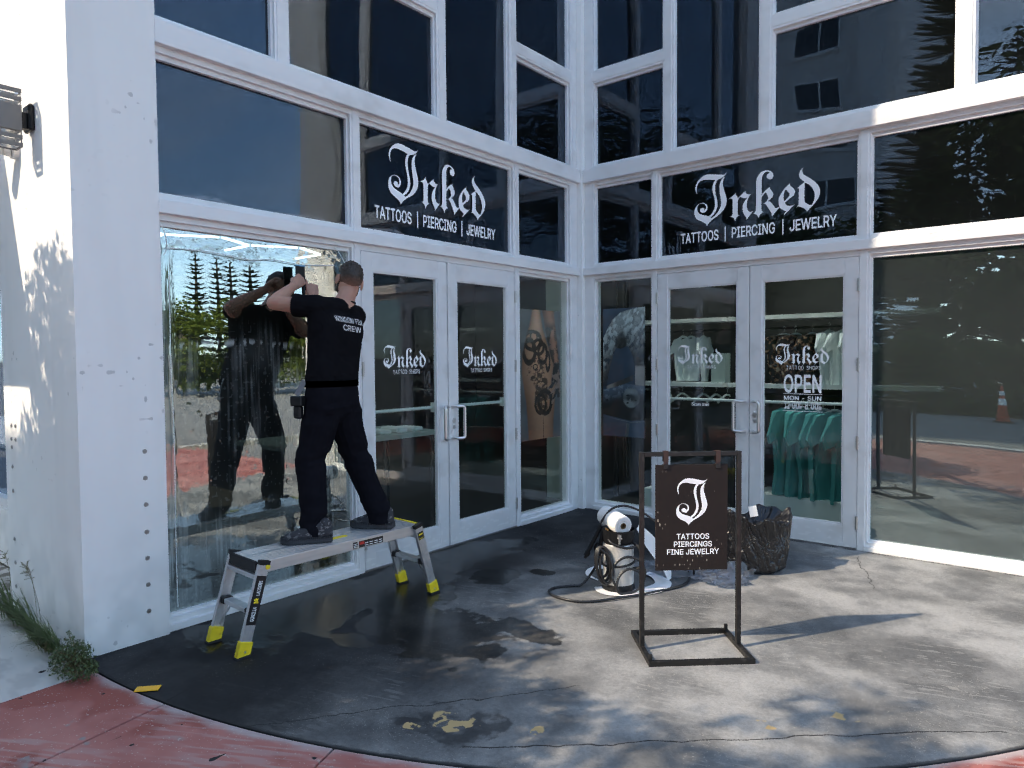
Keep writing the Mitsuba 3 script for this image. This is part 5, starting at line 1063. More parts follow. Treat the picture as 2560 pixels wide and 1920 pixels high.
# shoes: knitted upper over a thick ribbed sole
def shoe_col(p, n, uv):
    a_ = FB(p.x * 60 + p.z * 40, p.y * 60 - p.z * 30, p.z * 60, 3)
    return MX((0.030, 0.030, 0.035), (0.15, 0.145, 0.145), SS(0.56, 0.64, a_))
mat('mat_shoe', mikit.proc(shoe_col), 0.75); mat('mat_sole', (0.028, 0.029, 0.034), 0.55)
def shoe(heel, toe):
    heel, toe = np.array(heel), np.array(toe); d = toe - heel; L = np.linalg.norm(d); d = np.r_[d / L, 0]; s_ = np.array([-d[1], d[0], 0]); o = np.r_[heel, HD + 0.0015]
    pf = lambda x, y, z: o + d * x * L + s_ * y + np.array([0, 0, z])
    out = [(0.0, 0.030), (0.06, 0.040), (0.2, 0.042), (0.42, 0.042), (0.66, 0.050), (0.84, 0.046), (0.95, 0.030), (1.0, 0.012)]
    xs = np.linspace(0, 1, 34); wv = np.interp(xs, *zip(*out))
    poly = np.r_[np.c_[xs * L, wv], np.c_[xs[::-1] * L, -wv[::-1] * 0.92]]
    pg = Polygon(poly).buffer(0.004)
    base = extr(pg, 0.024); mid = extr(pg.buffer(0.005), 0.018)
    base.apply_translation([0, 0, 0.0]); mid.apply_translation([0, 0, 0.010])
    rb = []
    ex_ = np.array(pg.buffer(0.003).exterior.coords); ln = LineString(ex_)
    for q_ in np.arange(0, ln.length, 0.011):
        pt = ln.interpolate(q_); rb.append(cyl((pt.x, pt.y, 0.004), (pt.x, pt.y, 0.040), 0.0036, 6))
    sole = oriented(cat(base, mid, *rb), d, s_, (0, 0, 1), o)
    up = hullof([(pf(0.10, 0, 0.055), 0.036), (pf(0.12, 0, 0.095), 0.034), (pf(0.34, 0, 0.085), 0.036), (pf(0.40, 0, 0.045), 0.038)]) + hullof([(pf(0.34, 0.004, 0.080), 0.036), (pf(0.40, 0.004, 0.045), 0.040), (pf(0.68, 0.006, 0.042), 0.037), (pf(0.62, 0, 0.050), 0.036)]) + hullof([(pf(0.66, 0.008, 0.042), 0.037), (pf(0.70, -0.008, 0.040), 0.034), (pf(0.90, 0.004, 0.034), 0.024), (pf(0.86, -0.006, 0.034), 0.024)]) + hullof([(pf(0.05, 0, 0.05), 0.026), (pf(0.02, 0, 0.115), 0.012), (pf(0.12, 0, 0.11), 0.034)])
    up = plane_trim(up, (0, 0, HD + 0.014), (0, 0, 1))
    return smooth_mesh(up, 0.008, 4), sole
for nm, h_, t_ in (('left', (0.600, -3.625), (0.425, -3.850)), ('right', (0.648, -3.178), (0.405, -3.315))):
    u_, s_ = shoe(h_, t_); ks = put(pk + '__shoe', u_, 'mat_shoe', True); put(ks + '__sole', s_, 'mat_sole', 30)

# squeegee held against the glass
sq = thing('squeegee', 'black squeegee held in both hands against the wet window', 'squeegee')
put(sq + '__blade', box(0.006, 0.017, -3.448, -3.378, 2.150, 2.232, 0.002), 'mat_black_plastic')
put(sq + '__edge', box(-0.002, 0.012, -3.450, -3.376, 2.232, 2.240), 'mat_blue_cloth')
put(sq + '__handle', cat(beam((0.016, -3.405, 2.16), (0.055, -3.415, 2.115), 0.045, 0.014, (1, 0, 0.6), 0.003), cyl((0.050, -3.415, 2.125), (0.072, -3.425, 2.04), 0.014, 14)), 'mat_black_plastic')

# ------------------------------------------------------------------ posters and goods behind the glass
def pl(v, pts):
    """piecewise-linear curve through (v, x) points, v ascending"""
    out = mi.Float(pts[0][1])
    for (a, xa), (b_, xb) in zip(pts[:-1], pts[1:]): out = out + (xb - xa) * dr.clip((v - a) / (b_ - a), 0, 1)
    return out
def ell(u, v, cx, cy, rx, ry): return dr.sqrt(dr.square((u - cx) / rx) + dr.square((v - cy) / ry))
def ring(u, v, cx, cy, rx, ry, w, nz):
    e = dr.abs(ell(u, v, cx, cy, rx, ry) - 1 + nz) * min(rx, ry); return SS(w, w * 0.6, e)


def torso_art(u, v):
    """u across 0..0.443, v down 0..1.4 (units of the print)"""
    n1 = FB(u * 14, v * 14, 0.3, 4); n2 = FB(u * 40, v * 40, 2.3, 3)
    c = MX((0.10, 0.088, 0.095), (0.19, 0.17, 0.175), FB(u * 5, v * 5, 1.0, 4))
    l = pl(v, [(0, .125), (.15, .10), (.30, .06), (.48, .02), (.68, .012), (.85, .035), (1.0, .058), (1.2, .07), (1.4, .08)])
    r = pl(v, [(0, .225), (.2, .255), (.4, .315), (.55, .37), (.8, .40), (1.0, .385), (1.2, .37), (1.4, .365)])
    t_ = (u - l) / (r - l); inb = SS(0.0, 0.02, u - l) * SS(0.0, 0.02, r - u)
    lit = dr.exp(-dr.square((t_ - 0.55) / 0.42))
    sk = MX((0.15, 0.055, 0.030), (0.72, 0.36, 0.22), lit * (1 - 0.45 * SS(0.5, 1.3, v)))
    c = MX(c, sk, inb)
    al = pl(v, [(0, .235), (.25, .275), (.5, .325), (.62, .37)]); ar = pl(v, [(0, .375), (.3, .41), (.55, .43), (.66, .43)])
    ina = SS(0.0, 0.012, u - al) * SS(0.0, 0.012, ar - u) * SS(0.72, 0.64, v)
    ask = MX((0.13, 0.05, 0.032), (0.50, 0.22, 0.14), dr.exp(-dr.square(((u - al) / (ar - al) - 0.6) / 0.35)))
    ta = SS(0.42, 0.56, FB(u * 26, v * 20, 5.0, 4)) * SS(0.10, 0.2, v); ask = MX(ask, (0.03, 0.022, 0.022), ta * 0.8)
    ask = MX(ask, (0.035, 0.025, 0.024), ring(u, v, .30, .24, .03, .045, .007, (n1 - .5) * .3)); c = MX(c, ask, ina)
    dk = mi.Float(0)
    for a in ((.135, .33, .085, .095, .022), (.20, .40, .055, .075, .017), (.245, .47, .045, .10, .014), (.10, .45, .060, .12, .020), (.15, .29, .035, .055, .010), (.30, .56, .022, .09, .009), (.27, 1.0, .07, .12, .020), (.22, 1.02, .055, .10, .014)):
        dk = dr.maximum(dk, ring(u, v, *a, (n1 - .5) * .28))
    body = SS(1.0, 0.7, ell(u, v, .185, .66, .105, .17) + (n1 - .5) * .9) * SS(.40, .56, n2)
    body = dr.maximum(body, SS(1.0, 0.75, ell(u, v, .235, .90, .085, .26) + (n1 - .5) * .8) * SS(.34, .5, n2))
    dk = dr.maximum(dk, body * 0.9)
    c = MX(c, (0.010, 0.007, 0.007), dk * inb * (0.80 + 0.2 * n2)); 
    c = MX(c, (0.62, 0.34, 0.22), SS(1.0, .8, ell(u, v, .165, .615, .022, .026)) * 0.8); c = MX(c, (0.03, 0.02, 0.02), ring(u, v, .165, .615, .022, .026, .005, 0.0))
    hn = mi.Float(0)
    for (x0, y0, x1, y1, w) in ((.40, .60, .37, .78, .040), (.39, .72, .34, .84, .020), (.40, .78, .30, .86, .014), (.41, .82, .31, .96, .015), (.41, .86, .345, 1.02, .014), (.425, .70, .42, .95, .020)):
        L2 = (x1 - x0) ** 2 + (y1 - y0) ** 2; s_ = dr.clip(((u - x0) * (x1 - x0) + (v - y0) * (y1 - y0)) / L2, 0, 1)
        d = dr.sqrt(dr.square(u - x0 - s_ * (x1 - x0)) + dr.square(v - y0 - s_ * (y1 - y0))); hn = dr.maximum(hn, SS(w, w * 0.65, d))
    hs_ = MX((0.05, 0.035, 0.033), (0.34, 0.20, 0.16), SS(0.45, 0.62, FB(u * 30, v * 18, 9.0, 3))); c = MX(c, hs_, hn)
    ln = SS(.006, .002, dr.abs(u - .245 - .02 * (v - 1.1))) * SS(1.1, 1.25, v); return MX(c, (0.07, 0.035, 0.028), ln * 0.7) * (0.9 + 0.2 * n2)


def arch_art(u, v):
    """u 0..0.44, v down 0..1.34"""
    n1 = FB(u * 12, v * 9, 3.3, 4); n2 = FB(u * 34, v * 26, 6.3, 4)
    c = MX((0.018, 0.030, 0.058), (0.075, 0.115, 0.19), FB(u * 5, v * 4, 1.0, 4))
    top = pl(u, [(0, .30), (.05, .20), (.10, .11), (.18, .04), (.28, .01), (.44, -.02)])
    inn = pl(u, [(0, 9.), (.035, 9.0), (.045, .78), (.08, .60), (.14, .42), (.19, .43), (.26, .40), (.31, .48), (.335, .60), (.345, .80), (.35, 9.)])
    arch = SS(0, .02, v - top) * SS(0, .015, inn - v) * SS(.86, .80, v)
    lit = SS(.55, .02, v - top) ; pat = SS(.42, .6, n2)
    sk = MX((0.020, 0.020, 0.024), (0.70, 0.70, 0.72), dr.clip(lit * (0.25 + 0.9 * n1), 0, 1)); sk = MX(sk, (0.025, 0.035, 0.06), pat * (0.35 + 0.5 * SS(.1, .4, v)))
    st = SS(.5, .7, N((u * .7 + v * .4) * 60, (v - u) * 16, 2.0)); sk = MX(sk, (0.80, 0.82, 0.85), st * lit * .7)
    sk = MX(sk, (0.008, 0.008, 0.010), SS(1.0, .5, ell(u, v, .20, .38, .07, .20)) * .9)
    c = MX(c, sk, arch)
    arm = SS(0, .01, u - .335 - .03 * dr.abs(v - .7)) * SS(.58, .62, v) * SS(.84, .78, v); c = MX(c, MX((.24, .20, .20), (.46, .40, .39), n1), arm)
    wr = SS(.035, .022, dr.abs(v - .815 + (u - .1) * .42)) * SS(.03, .06, u) * SS(.34, .31, u); c = MX(c, MX((.03, .03, .035), (.36, .29, .27), SS(.16, .08, u) + .2 * n2), wr)
    leg_t = pl(u, [(0, .85), (.12, .82), (.25, .78), (.44, .80)]); leg_b = pl(u, [(0, 1.12), (.15, 1.15), (.30, 1.175), (.44, 1.16)])
    leg = SS(0, .01, v - leg_t) * SS(0, .01, leg_b - v); ls = MX((.10, .13, .19), (.006, .006, .008), SS(.0, .19, v - leg_t)); ls = MX(ls, (.22, .26, .33), SS(.5, .66, n2) * SS(.16, .02, v - leg_t))
    fc = SS(1., .8, ell(u, v, .30, .93, .095, .115)); ls = MX(ls, MX((.02, .022, .028), (.32, .33, .35), SS(.25, .8, N(u * 17, v * 15, 4.0))), fc * .8)
    for (x, y, rx, ry) in ((.265, .905, .020, .010), (.345, .955, .018, .010), (.262, .985, .020, .010)): ls = MX(ls, (.006, .006, .007), SS(1., .6, ell(u, v, x, y, rx, ry)))
    ls = MX(ls, (.30, .32, .34), SS(1., .5, ell(u, v, .29, .955, .008, .028)) * .7)
    ls = MX(ls, (.012, .012, .014), SS(1., .8, ell(u, v, .045, .965, .015, .018)))
    c = MX(c, ls, leg); c = MX(c, (.20, .21, .22), SS(.006, .003, dr.abs(v - leg_b - .01)) * SS(.02, .2, u) * .7)
    lo = SS(.022, .014, dr.abs(u - .265 + .1 * (v - 1.2))) * SS(1.19, 1.2, v); return MX(c, MX((.02, .02, .025), (.20, .21, .23), n2), lo)


def poster(name, label, w, u0, u1, z0, z1, d, fn, W_, H_):
    k = thing(name, label, 'poster')
    if w == 'A': f_ = lambda p, n, uv: fn((p.y - u0) / (u1 - u0) * W_, (z1 - p.z) / (z1 - z0) * H_)
    else: f_ = lambda p, n, uv: fn((p.x - u0) / (u1 - u0) * W_, (z1 - p.z) / (z1 - z0) * H_)
    mat('mat_' + k, mikit.proc(f_), 0.5)
    b_ = wbox('A', -u0, -u1, z0, z1, d - 0.008, d) if w == 'A' else wbox('B', u0, u1, z0, z1, d - 0.008, d)
    put(k, b_, 'mat_' + k)
poster('poster', 'tall poster of a bare tattooed torso behind the narrow window left of the corner post', 'A', -0.930, -0.255, 0.785, 2.075, -0.085, torso_art, 0.443, 1.40)
poster('poster', 'tall dark blue poster of a crouching tattooed figure right of the corner post', 'B', 0.222, 0.712, 0.780, 2.10, -0.085, arch_art, 0.44, 1.34)

rk = thing('display_rack', 'white shelving with rails for clothes standing behind the right doors', 'shelf')
for x0, x1 in ((-0.1, 1.31), (1.362, 1.40), (1.70, 3.2)):
    for z0_, z1_ in ((1.952, 1.992), (1.288, 1.330)):
        put(rk + '__shelf', box(x0, x1, 0.60, 0.98, z0_, z1_), 'mat_shop_white')
for x in (-0.05, 1.335, 1.55, 3.2): put(rk + '__upright', box(x - 0.02, x + 0.02, 0.78, 0.82, 0.004, 2.6), 'mat_black_paint')
for z_ in (1.868, 1.222): put(rk + '__rail', cat(cyl((-0.05, 0.76, z_), (1.335, 0.76, z_), 0.010, 10), cyl((1.55, 0.76, z_), (3.2, 0.76, z_), 0.010, 10)), 'mat_black_paint', 40)
put(rk + '__plinth', box(1.60, 3.2, 0.62, 1.05, 0.004, 0.25), 'mat_shop_white')
put(rk + '__back_panel', box(-0.05, 3.3, 1.12, 1.15, 0.004, 3.0), 'mat_dark_wall')


def fabric(a, b): return mikit.proc(lambda p, n, uv: MX(a, b, FB(p.x * 9, p.y * 9, p.z * 5, 3)))
scene['mat_teal'] = {'type': 'principled', 'base_color': fabric((0.055, 0.26, 0.25), (0.09, 0.33, 0.315)), 'roughness': 0.85, 'specular': 0.2}
scene['mat_white_cloth'] = {'type': 'principled', 'base_color': fabric((0.62, 0.68, 0.66), (0.80, 0.84, 0.82)), 'roughness': 0.85, 'specular': 0.2}
def print_col(p, n, uv):
    v_ = FB(p.x * 30, p.y * 30, p.z * 30, 4); c = MX((0.020, 0.020, 0.022), (0.22, 0.12, 0.07), SS(0.5, 0.6, v_)); return MX(c, (0.36, 0.30, 0.24), SS(0.63, 0.68, v_))
scene['mat_print_cloth'] = {'type': 'principled', 'base_color': mikit.proc(print_col), 'roughness': 0.85, 'specular': 0.2}
def tee(L, W, sl, seed):
    h_ = W / 2
    pg = Polygon([(-h_ * .86, 0), (-h_ * .92, .3 * L), (-h_ * .92, .66 * L), (-h_ - sl * .7, .60 * L), (-h_ - sl * .95, .70 * L), (-h_ * .95, .955 * L), (-h_ * .34, L), (-h_ * .16, .955 * L), (h_ * .16, .955 * L), (h_ * .34, L), (h_ * .95, .955 * L), (h_ + sl * .95, .70 * L), (h_ + sl * .7, .60 * L), (h_ * .92, .66 * L), (h_ * .92, .3 * L), (h_ * .86, 0)])
    m = extr(pg.buffer(-.006).buffer(.006), 0.03).subdivide_to_size(0.03)
    v = m.vertices; x, y, z = v[:, 0], v[:, 1], v[:, 2]
    edge = np.clip(1 - (np.abs(x) / (h_ * 1.3)) ** 2, 0.1, 1); zz = (z - 0.015) * (0.6 + 2.4 * edge * (0.5 + 0.8 * y / L))
    dr_ = 0.05 * (meshkit.noise(np.c_[x * 9 + seed, 0 * y + y * 1.5, 0 * y + seed]) - 0.5) * np.clip(1.1 - y / L, 0, 1) * 2 - 0.35 * np.maximum(np.abs(x) - h_ * .7, 0) * np.clip(1.4 - y / L, 0, 1)
    x2 = x * (1 - 0.20 * np.clip(1 - y / L, 0, 1) * meshkit.noise(np.c_[x * 0 + seed, y * 4, x * 0]))
    m.vertices = np.c_[x2, zz + dr_, y]; m.invert(); m.merge_vertices(); return m
def hanger(z):
    pts_ = [(-0.20, 0, z - 0.075), (-0.12, 0, z - 0.035), (0, 0, z), (0.12, 0, z - 0.035), (0.20, 0, z - 0.075)]
    return cat(tube(spline(pts_, 5), 0.012, 8), tube(spline([(0, 0, z), (0, 0, z + .035), (0.018, 0, z + .055), (0, 0, z + .075), (-.014, 0, z + .06)], 4), 0.0025, 6))
def garment(name, label, grp, x, ztop, L, W, sl, m_, rot, seed, scale_h=1.0):
    k = thing(name, label, name.replace('_', ' '), grp)
    g = tee(L, W, sl, seed); g.apply_translation([0, 0, ztop - L]); g.apply_transform(rotz(rot, (x, 0.76, 0))); put(k + '__cloth', g, m_, 55)
    hm = hanger(ztop + 0.012); hm.apply_scale([scale_h, 1, 1]); hm.apply_transform(rotz(rot, (x, 0.76, 0))); put(k + '__hanger', hm, 'mat_shop_white', 40)
pos = ['leftmost', 'second from the left', 'third from the left', 'third from the right', 'second from the right', 'rightmost']
for i, x in enumerate((1.93, 2.035, 2.135, 2.225, 2.325, 2.44)):
    garment('teal_shirt', f'teal short-sleeved shirt hanging behind the right door, {pos[i]} of the six', 'teal shirts on the lower rail', x, 1.10 - 0.006 * i, 0.84, 0.46, 0.13, 'mat_teal', (62, 70, 58, 66, 55, 60)[i], i + 1)
for i, (x, r_) in enumerate(((0.80, 35), (0.89, 10), (1.03, 82))): garment('white_bodysuit', 'small white bodysuit hanging behind the third door, ' + ('leftmost of three', 'facing the street between two others', 'turned edge-on, rightmost of three')[i], 'white bodysuits on the upper rail', x, 1.80, 0.46, 0.20, 0.055, 'mat_white_cloth', r_, i + 11, 0.55)
for i, x in enumerate((1.86, 1.97, 2.125)): garment('print_shirt', 'dark printed shirt on a white hanger, ' + ('leftmost of three', 'middle one of three', 'rightmost of three')[i] + ' above the teal shirts', 'dark printed shirts on the upper rail', x, 1.80, 0.47, 0.36, 0.09, 'mat_print_cloth', (40, 55, 62)[i], i + 21, 0.8)
for i, x in enumerate((2.275, 2.405, 2.50)): garment('white_shirt', 'white shirt above the teal shirts, ' + ('leftmost of three', 'middle one of three', 'rightmost of three and half hidden by the door frame')[i], 'white shirts on the upper rail', x, 1.82, 0.49, 0.34, 0.09, 'mat_white_cloth', (70, 52, 60)[i], i + 31, 0.8)
for i, x in enumerate((0.79, 1.03, 1.17, 1.29)):
    k = thing('clothes_hanger', 'empty hanger on the lower rail behind the third door, ' + ('leftmost', 'second from the left', 'third from the left', 'rightmost')[i] + ' of four', 'hanger', 'empty hangers on the lower rail'); hm = hanger(1.205); hm.apply_scale([0.7, 1, 1]); hm.apply_transform(rotz(72, (x, 0.76, 0))); put(k, hm, 'mat_shop_white', 40)
k = thing('display_box', 'pale display box on the shelf behind the lettering of the third door', 'box'); put(k, box(1.16, 1.31, 0.66, 0.9, 1.3305, 1.63), 'mat_column')
k = thing('display_box', 'pale box on the shop floor behind the standing sign', 'box'); put(k, box(0.55, 1.20, 0.35, 0.75, 0.004, 0.22), 'mat_shop_white')
# slatted panels on the dark walls
def slats(w, u0, u1, z0, z1, d):
    return cat(*[wbox(w, u, u + 0.022, z0, z1, d, d + 0.02) for u in np.arange(u0, u1, 0.045)])
mat('mat_slat', (0.05, 0.046, 0.040), 0.6)
k = put(P('slat_panel'), slats('A', 0.1, 4.3, 0.0, 3.4, -5.92), 'mat_slat'); tag(k, 'dark vertical slats on the wall inside the left shop', None, None, 'stuff')
put(P('partition'), wbox('A', -0.2, 4.33, 0.0, 3.42, -6.0, -5.93), 'mat_dark_wall')
k = put(P('slat_panel'), slats('B', -0.6, 0.72, 0.0, 3.4, -1.9), 'mat_slat'); tag(k, 'dark vertical slats on the wall behind the right poster', None, None, 'stuff')
tb = thing('shop_table', 'low white display table standing inside the left shop', 'table')
put(tb + '__top', box(-1.55, -0.75, -3.05, -1.35, 0.86, 0.90), 'mat_column'); 
for x in (-1.5, -0.8):
    for y in (-3.0, -1.4): put(tb + '__leg', box(x - 0.02, x + 0.02, y - 0.02, y + 0.02, 0.004, 0.86), 'mat_black_paint')
for i, y in enumerate((-1.55, -1.75, -1.95, -2.15)):
    k = thing('folded_shirt', 'small folded pale shirt on the white table inside the left shop, ' + ('nearest the corner', 'second from the corner', 'third from the corner', 'farthest from the corner')[i], 'shirt', 'folded shirts on the table'); put(k, box(-1.1, -0.85, y - 0.07, y + 0.07, 0.9, 0.94 + 0.01 * (i % 2), 0.012), 'mat_white_cloth')
# hexagonal light tubes on the ceiling
hx = thing('ceiling_light', 'honeycomb of white light tubes on the ceiling inside the left shop', 'ceiling light')
scene['mat_tube'] = {'type': 'diffuse', 'reflectance': rgb(0.8, 0.8, 0.8)}
seen = set(); r_ = 0.62
for i in range(-1, 3):
    for j in range(-1, 5):
        cx, cy = -2.6 - i * r_ * 1.5, -4.05 + j * r_ * math.sqrt(3) + (i % 2) * r_ * math.sqrt(3) / 2
        vs = [(cx + r_ * math.cos(k * math.pi / 3), cy + r_ * math.sin(k * math.pi / 3)) for k in range(6)]
        for k in range(6):
            a_, b_ = np.array(vs[k]), np.array(vs[(k + 1) % 6]); key = tuple(np.round((a_ + b_) / 2, 2))
            if key in seen or max(a_[0], b_[0]) > -1.75 or min(a_[0], b_[0]) < -5.0 or min(a_[1], b_[1]) < -4.3 or max(a_[1], b_[1]) > -0.2: continue
            seen.add(key); d_ = (b_ - a_) * 0.04
            kk = put(hx + '__tube', beam(np.r_[a_ + d_, 3.06], np.r_[b_ - d_, 3.06], 0.030, 0.022, (0, 0, 1)), 'mat_tube'); scene[kk]['emitter'] = {'type': 'area', 'radiance': rgb(0.8, 0.86, 0.85)}

# unseen track lights added to brighten the clothes on the rack
mat('mat_spot_can', (0.02, 0.02, 0.02), 0.5)
for i, (x, y, ax_, ay_) in enumerate(((0.9, 0.28, 0.95, 0.80), (1.9, 0.28, 1.95, 0.80), (2.5, 0.28, 2.35, 0.80))):
    k = thing('added_track_light', 'unseen added black shop spotlight under the ceiling above the clothes rack, ' + ('left', 'middle', 'right')[i] + ' one of three', 'spotlight'); p0 = np.array([x, y, 3.36]); d = unit(np.array([ax_, ay_, 0.9]) - p0)
    put(k + '__stem', cyl([x, y, 3.43], p0, 0.008, 8), 'mat_spot_can'); cm = lathe([(0.030, -0.03), (0.036, 0.09), (0.033, 0.09), (0.027, -0.025), (0.0, -0.03)], 20); sx2 = unit(np.cross(d, [1.0, 0, 0])); put(k + '__can', oriented(cm, sx2, np.cross(d, sx2), d, p0), 'mat_spot_can', 40)
    q_ = p0 + d * 0.06; scene[f'lamp_{k}'] = {'type': 'spot', 'to_world': T().look_at(origin=q_.tolist(), target=(q_ + d).tolist(), up=[0.0, 1.0, 0.01]), 'intensity': rgb(0.42, 0.43, 0.42), 'cutoff_angle': 38.0, 'beam_width': 24.0}

# ------------------------------------------------------------------ what stands across the street and shows in the glass, plus added shade casters
mat('mat_bark', mikit.proc(lambda p, n, uv: MX((0.12, 0.10, 0.08), (0.24, 0.21, 0.18), FB(p.x * 9, p.y * 9, p.z * 3, 3))), 0.9)
def leafmat(key, a, b, tr=0.5):
    scene[key] = {'type': 'principledthin', 'base_color': mikit.proc(lambda p, n, uv: MX(a, b, mikit.cell_rand(p.x * 5, p.y * 5, p.z * 5))), 'roughness': 0.5, 'diff_trans': tr, 'spec_trans': 0.0, 'eta': 1.4}
leafmat('mat_leaf', (0.050, 0.075, 0.022), (0.10, 0.135, 0.040)); leafmat('mat_leaf_bright', (0.085, 0.125, 0.022), (0.17, 0.21, 0.045)); leafmat('mat_pine', (0.028, 0.045, 0.022), (0.06, 0.085, 0.035), 0.3)
def leaves(rng, P_, size, flat=0.5):
    n = len(P_); a = rng.normal(0, 1, (n, 3)); a[:, 2] *= flat; a /= np.linalg.norm(a, axis=1, keepdims=True); b = np.cross(a, rng.normal(0, 1, (n, 3))); b /= np.linalg.norm(b, axis=1, keepdims=True)
    s_ = size * rng.uniform(0.6, 1.3, (n, 1)); V = np.stack([P_ - a * s_, P_ + b * s_ * 0.45, P_ + a * s_, P_ - b * s_ * 0.45], 1).reshape(-1, 3); i = np.arange(n)[:, None] * 4
    return trimesh.Trimesh(V, np.vstack([i + [0, 1, 2], i + [0, 2, 3]]), process=False)
def tree(label, x, y, h, cr, n, seed, size=0.07, m_='mat_leaf', name='tree', zc=None, squash=0.6, grp=None, lobes=14, gap=0.35, z0=-0.1):
    rng = np.random.default_rng(seed); k = thing(name, label, 'tree', grp); zc = h - cr * squash if zc is None else zc
    L = []
    for i in range(lobes):
        d = rng.normal(0, 1, 3); d /= np.linalg.norm(d); L.append((np.array([x, y, zc]) + d * [cr, cr, cr * squash] * rng.uniform(0.45, 0.95), cr * rng.uniform(0.28, 0.50)))
    pts = []
    for c, r in L:
        m = int(n / lobes); d = rng.normal(0, 1, (m, 3)); d /= np.linalg.norm(d, axis=1, keepdims=True); q = c + d * r * (rng.uniform(0, 1, (m, 1)) ** 0.45) * [1, 1, 0.75]
        keep = meshkit.noise(q * 1.9 / max(r, 0.3), seed) > gap; pts.append(q[keep])
    put(k + '__crown', leaves(rng, np.vstack(pts), size), m_)
    b0 = np.array([x, y, z0]); f = np.array([x + 0.05 * cr, y, zc - cr * squash * 0.5]); tr_ = [tube(spline([b0, (b0 + f) / 2 + [0.08, -0.05, 0], f], 5), np.linspace(0.055 * cr + 0.05, 0.03 * cr + 0.03, 11), 8)]
    for c, r in L[:9]: tr_.append(tube(spline([f, (f + c) / 2 + [0, 0, 0.1 * cr], c], 4), np.linspace(0.03 * cr + 0.015, 0.008, 9), 6))
    put(k + '__trunk', cat(*tr_), 'mat_bark', 40)
def pine(label, x, y, h, seed, w=0.17, grp=None):
    rng = np.random.default_rng(seed); k = thing('pine_tree', label, 'tree', grp); V, F = [], []
    def quad(a, b, s_):
        i = len(V); V.extend([a - s_, b, a + s_]); F.append([i, i + 1, i + 2])
    nt = int(h / 0.30)
    for t in range(2, nt):
        z = h * t / nt + rng.normal(0, 0.05); R_ = h * w * (1 - t / nt) ** 0.75 * rng.uniform(0.85, 1.1) + 0.1; nb = 8; o = rng.uniform(0, 6.28)
        for b in range(nb):
            az = o + b * 6.283 / nb + rng.normal(0, 0.1); d = np.array([math.cos(az), math.sin(az), 0]); s_ = np.array([-d[1], d[0], 0])
            for q in np.linspace(0.10, 1, 14):
                p = np.array([x, y, z]) + d * R_ * q + np.array([0, 0, (-0.10 + 0.32 * q * q) * R_ * 0.5])
                for e in (-1, 1): quad(p, p + (d * 0.5 + s_ * e * 0.85 + [0, 0, 0.28]) * R_ * 0.30 * (1.25 - q * 0.7), (d * 0.10 + np.array([0, 0, 0.05])) * R_ * 0.5 + 0.02 * d)
    put(k + '__crown', trimesh.Trimesh(np.array(V), F, process=False), 'mat_pine')
    put(k + '__trunk', tube(np.array([[x, y, -0.1], [x, y, h * 0.5], [x, y, h]]), [0.02 * h, 0.012 * h, 0.01], 8), 'mat_bark', 40)
def hedge(name, label, x0, x1, y0, y1, h, n, seed, m_='mat_leaf', size=0.09):
    rng = np.random.default_rng(seed); k = thing(name, label, 'hedge'); q = rng.uniform([x0, y0, -0.1], [x1, y1, h], (n, 3)); top = h * (0.72 + 0.5 * (meshkit.fbm(np.c_[q[:, :2] * 0.7, q[:, 2] * 0 + seed], 3) - 0.3)); ok = q[:, 2] < top
    edge = np.minimum.reduce([q[:, 0] - x0, x1 - q[:, 0], q[:, 1] - y0, y1 - q[:, 1], top - q[:, 2]]); ok &= (edge < 0.5) | (rng.uniform(0, 1, n) < 0.2)
    put(k + '__foliage', leaves(rng, q[ok], size), m_)
# the tree that throws the dappled shade, and its neighbours along the kerb
tree('low leafy street tree shading the sidewalk beside the pillar', -0.55, -7.80, 4.0, 1.60, 34000, 5, 0.052, name='street_tree', zc=3.05, squash=0.50, lobes=22, gap=0.07)
tree('thin crowned street tree beside the low leafy street tree', 0.85, -7.55, 4.6, 0.85, 2000, 8, 0.05, name='street_tree', zc=3.75, squash=0.5, lobes=12, gap=0.52)
tree('broad dark tree across the street with foliage to the ground', 3.2, -19.8, 9.5, 3.8, 22000, 12, 0.16, zc=5.0, squash=0.95, gap=0.16, lobes=22)
tree('broad dark tree across the street next to the apartment block', -3.8, -21.0, 7.6, 3.0, 14000, 14, 0.16, zc=4.2, squash=0.9, gap=0.18, lobes=18)
tree('round dark tree at the far end of the hedge', 8.8, -23.0, 8.5, 3.6, 18000, 15, 0.17, zc=4.6, squash=0.95, gap=0.16, lobes=20)
tree('large added shade tree overhanging the street corner behind the sign', 6.4, -10.9, 9.2, 3.5, 16000, 21, 0.09, name='street_tree', zc=6.6, squash=0.55, lobes=20, gap=0.2)  # crown added overhead to block sky light from the terrace
hedge('hedge', 'long leafy hedge across the street in front of the apartment block', -14, 16, -18.9, -16.9, 2.6, 60000, 3, 'mat_leaf', 0.13)
pine('tall pine in front of the apartment block', -0.6, -25.0, 17.5, 31, 0.12)
pine('pine beside the tall apartment block pine', 1.9, -27.0, 14.0, 32, 0.15)
for i, (dx, dy, h) in enumerate(((0.895, 0.446, 8.6), (0.882, 0.471, 8.1), (0.874, 0.486, 8.3), (0.862, 0.507, 8.9))):
    x = 4.16 * 3.5 / 2.3 * 0 + dx * 46 - 4.16; y = -6.2 + dy * 46
    pine(('leftmost', 'second', 'third', 'rightmost')[i] + ' of four pines in a row seen reflected in the wet window', x, y, h + 1.0, 40 + i, 0.135, 'row of pines')
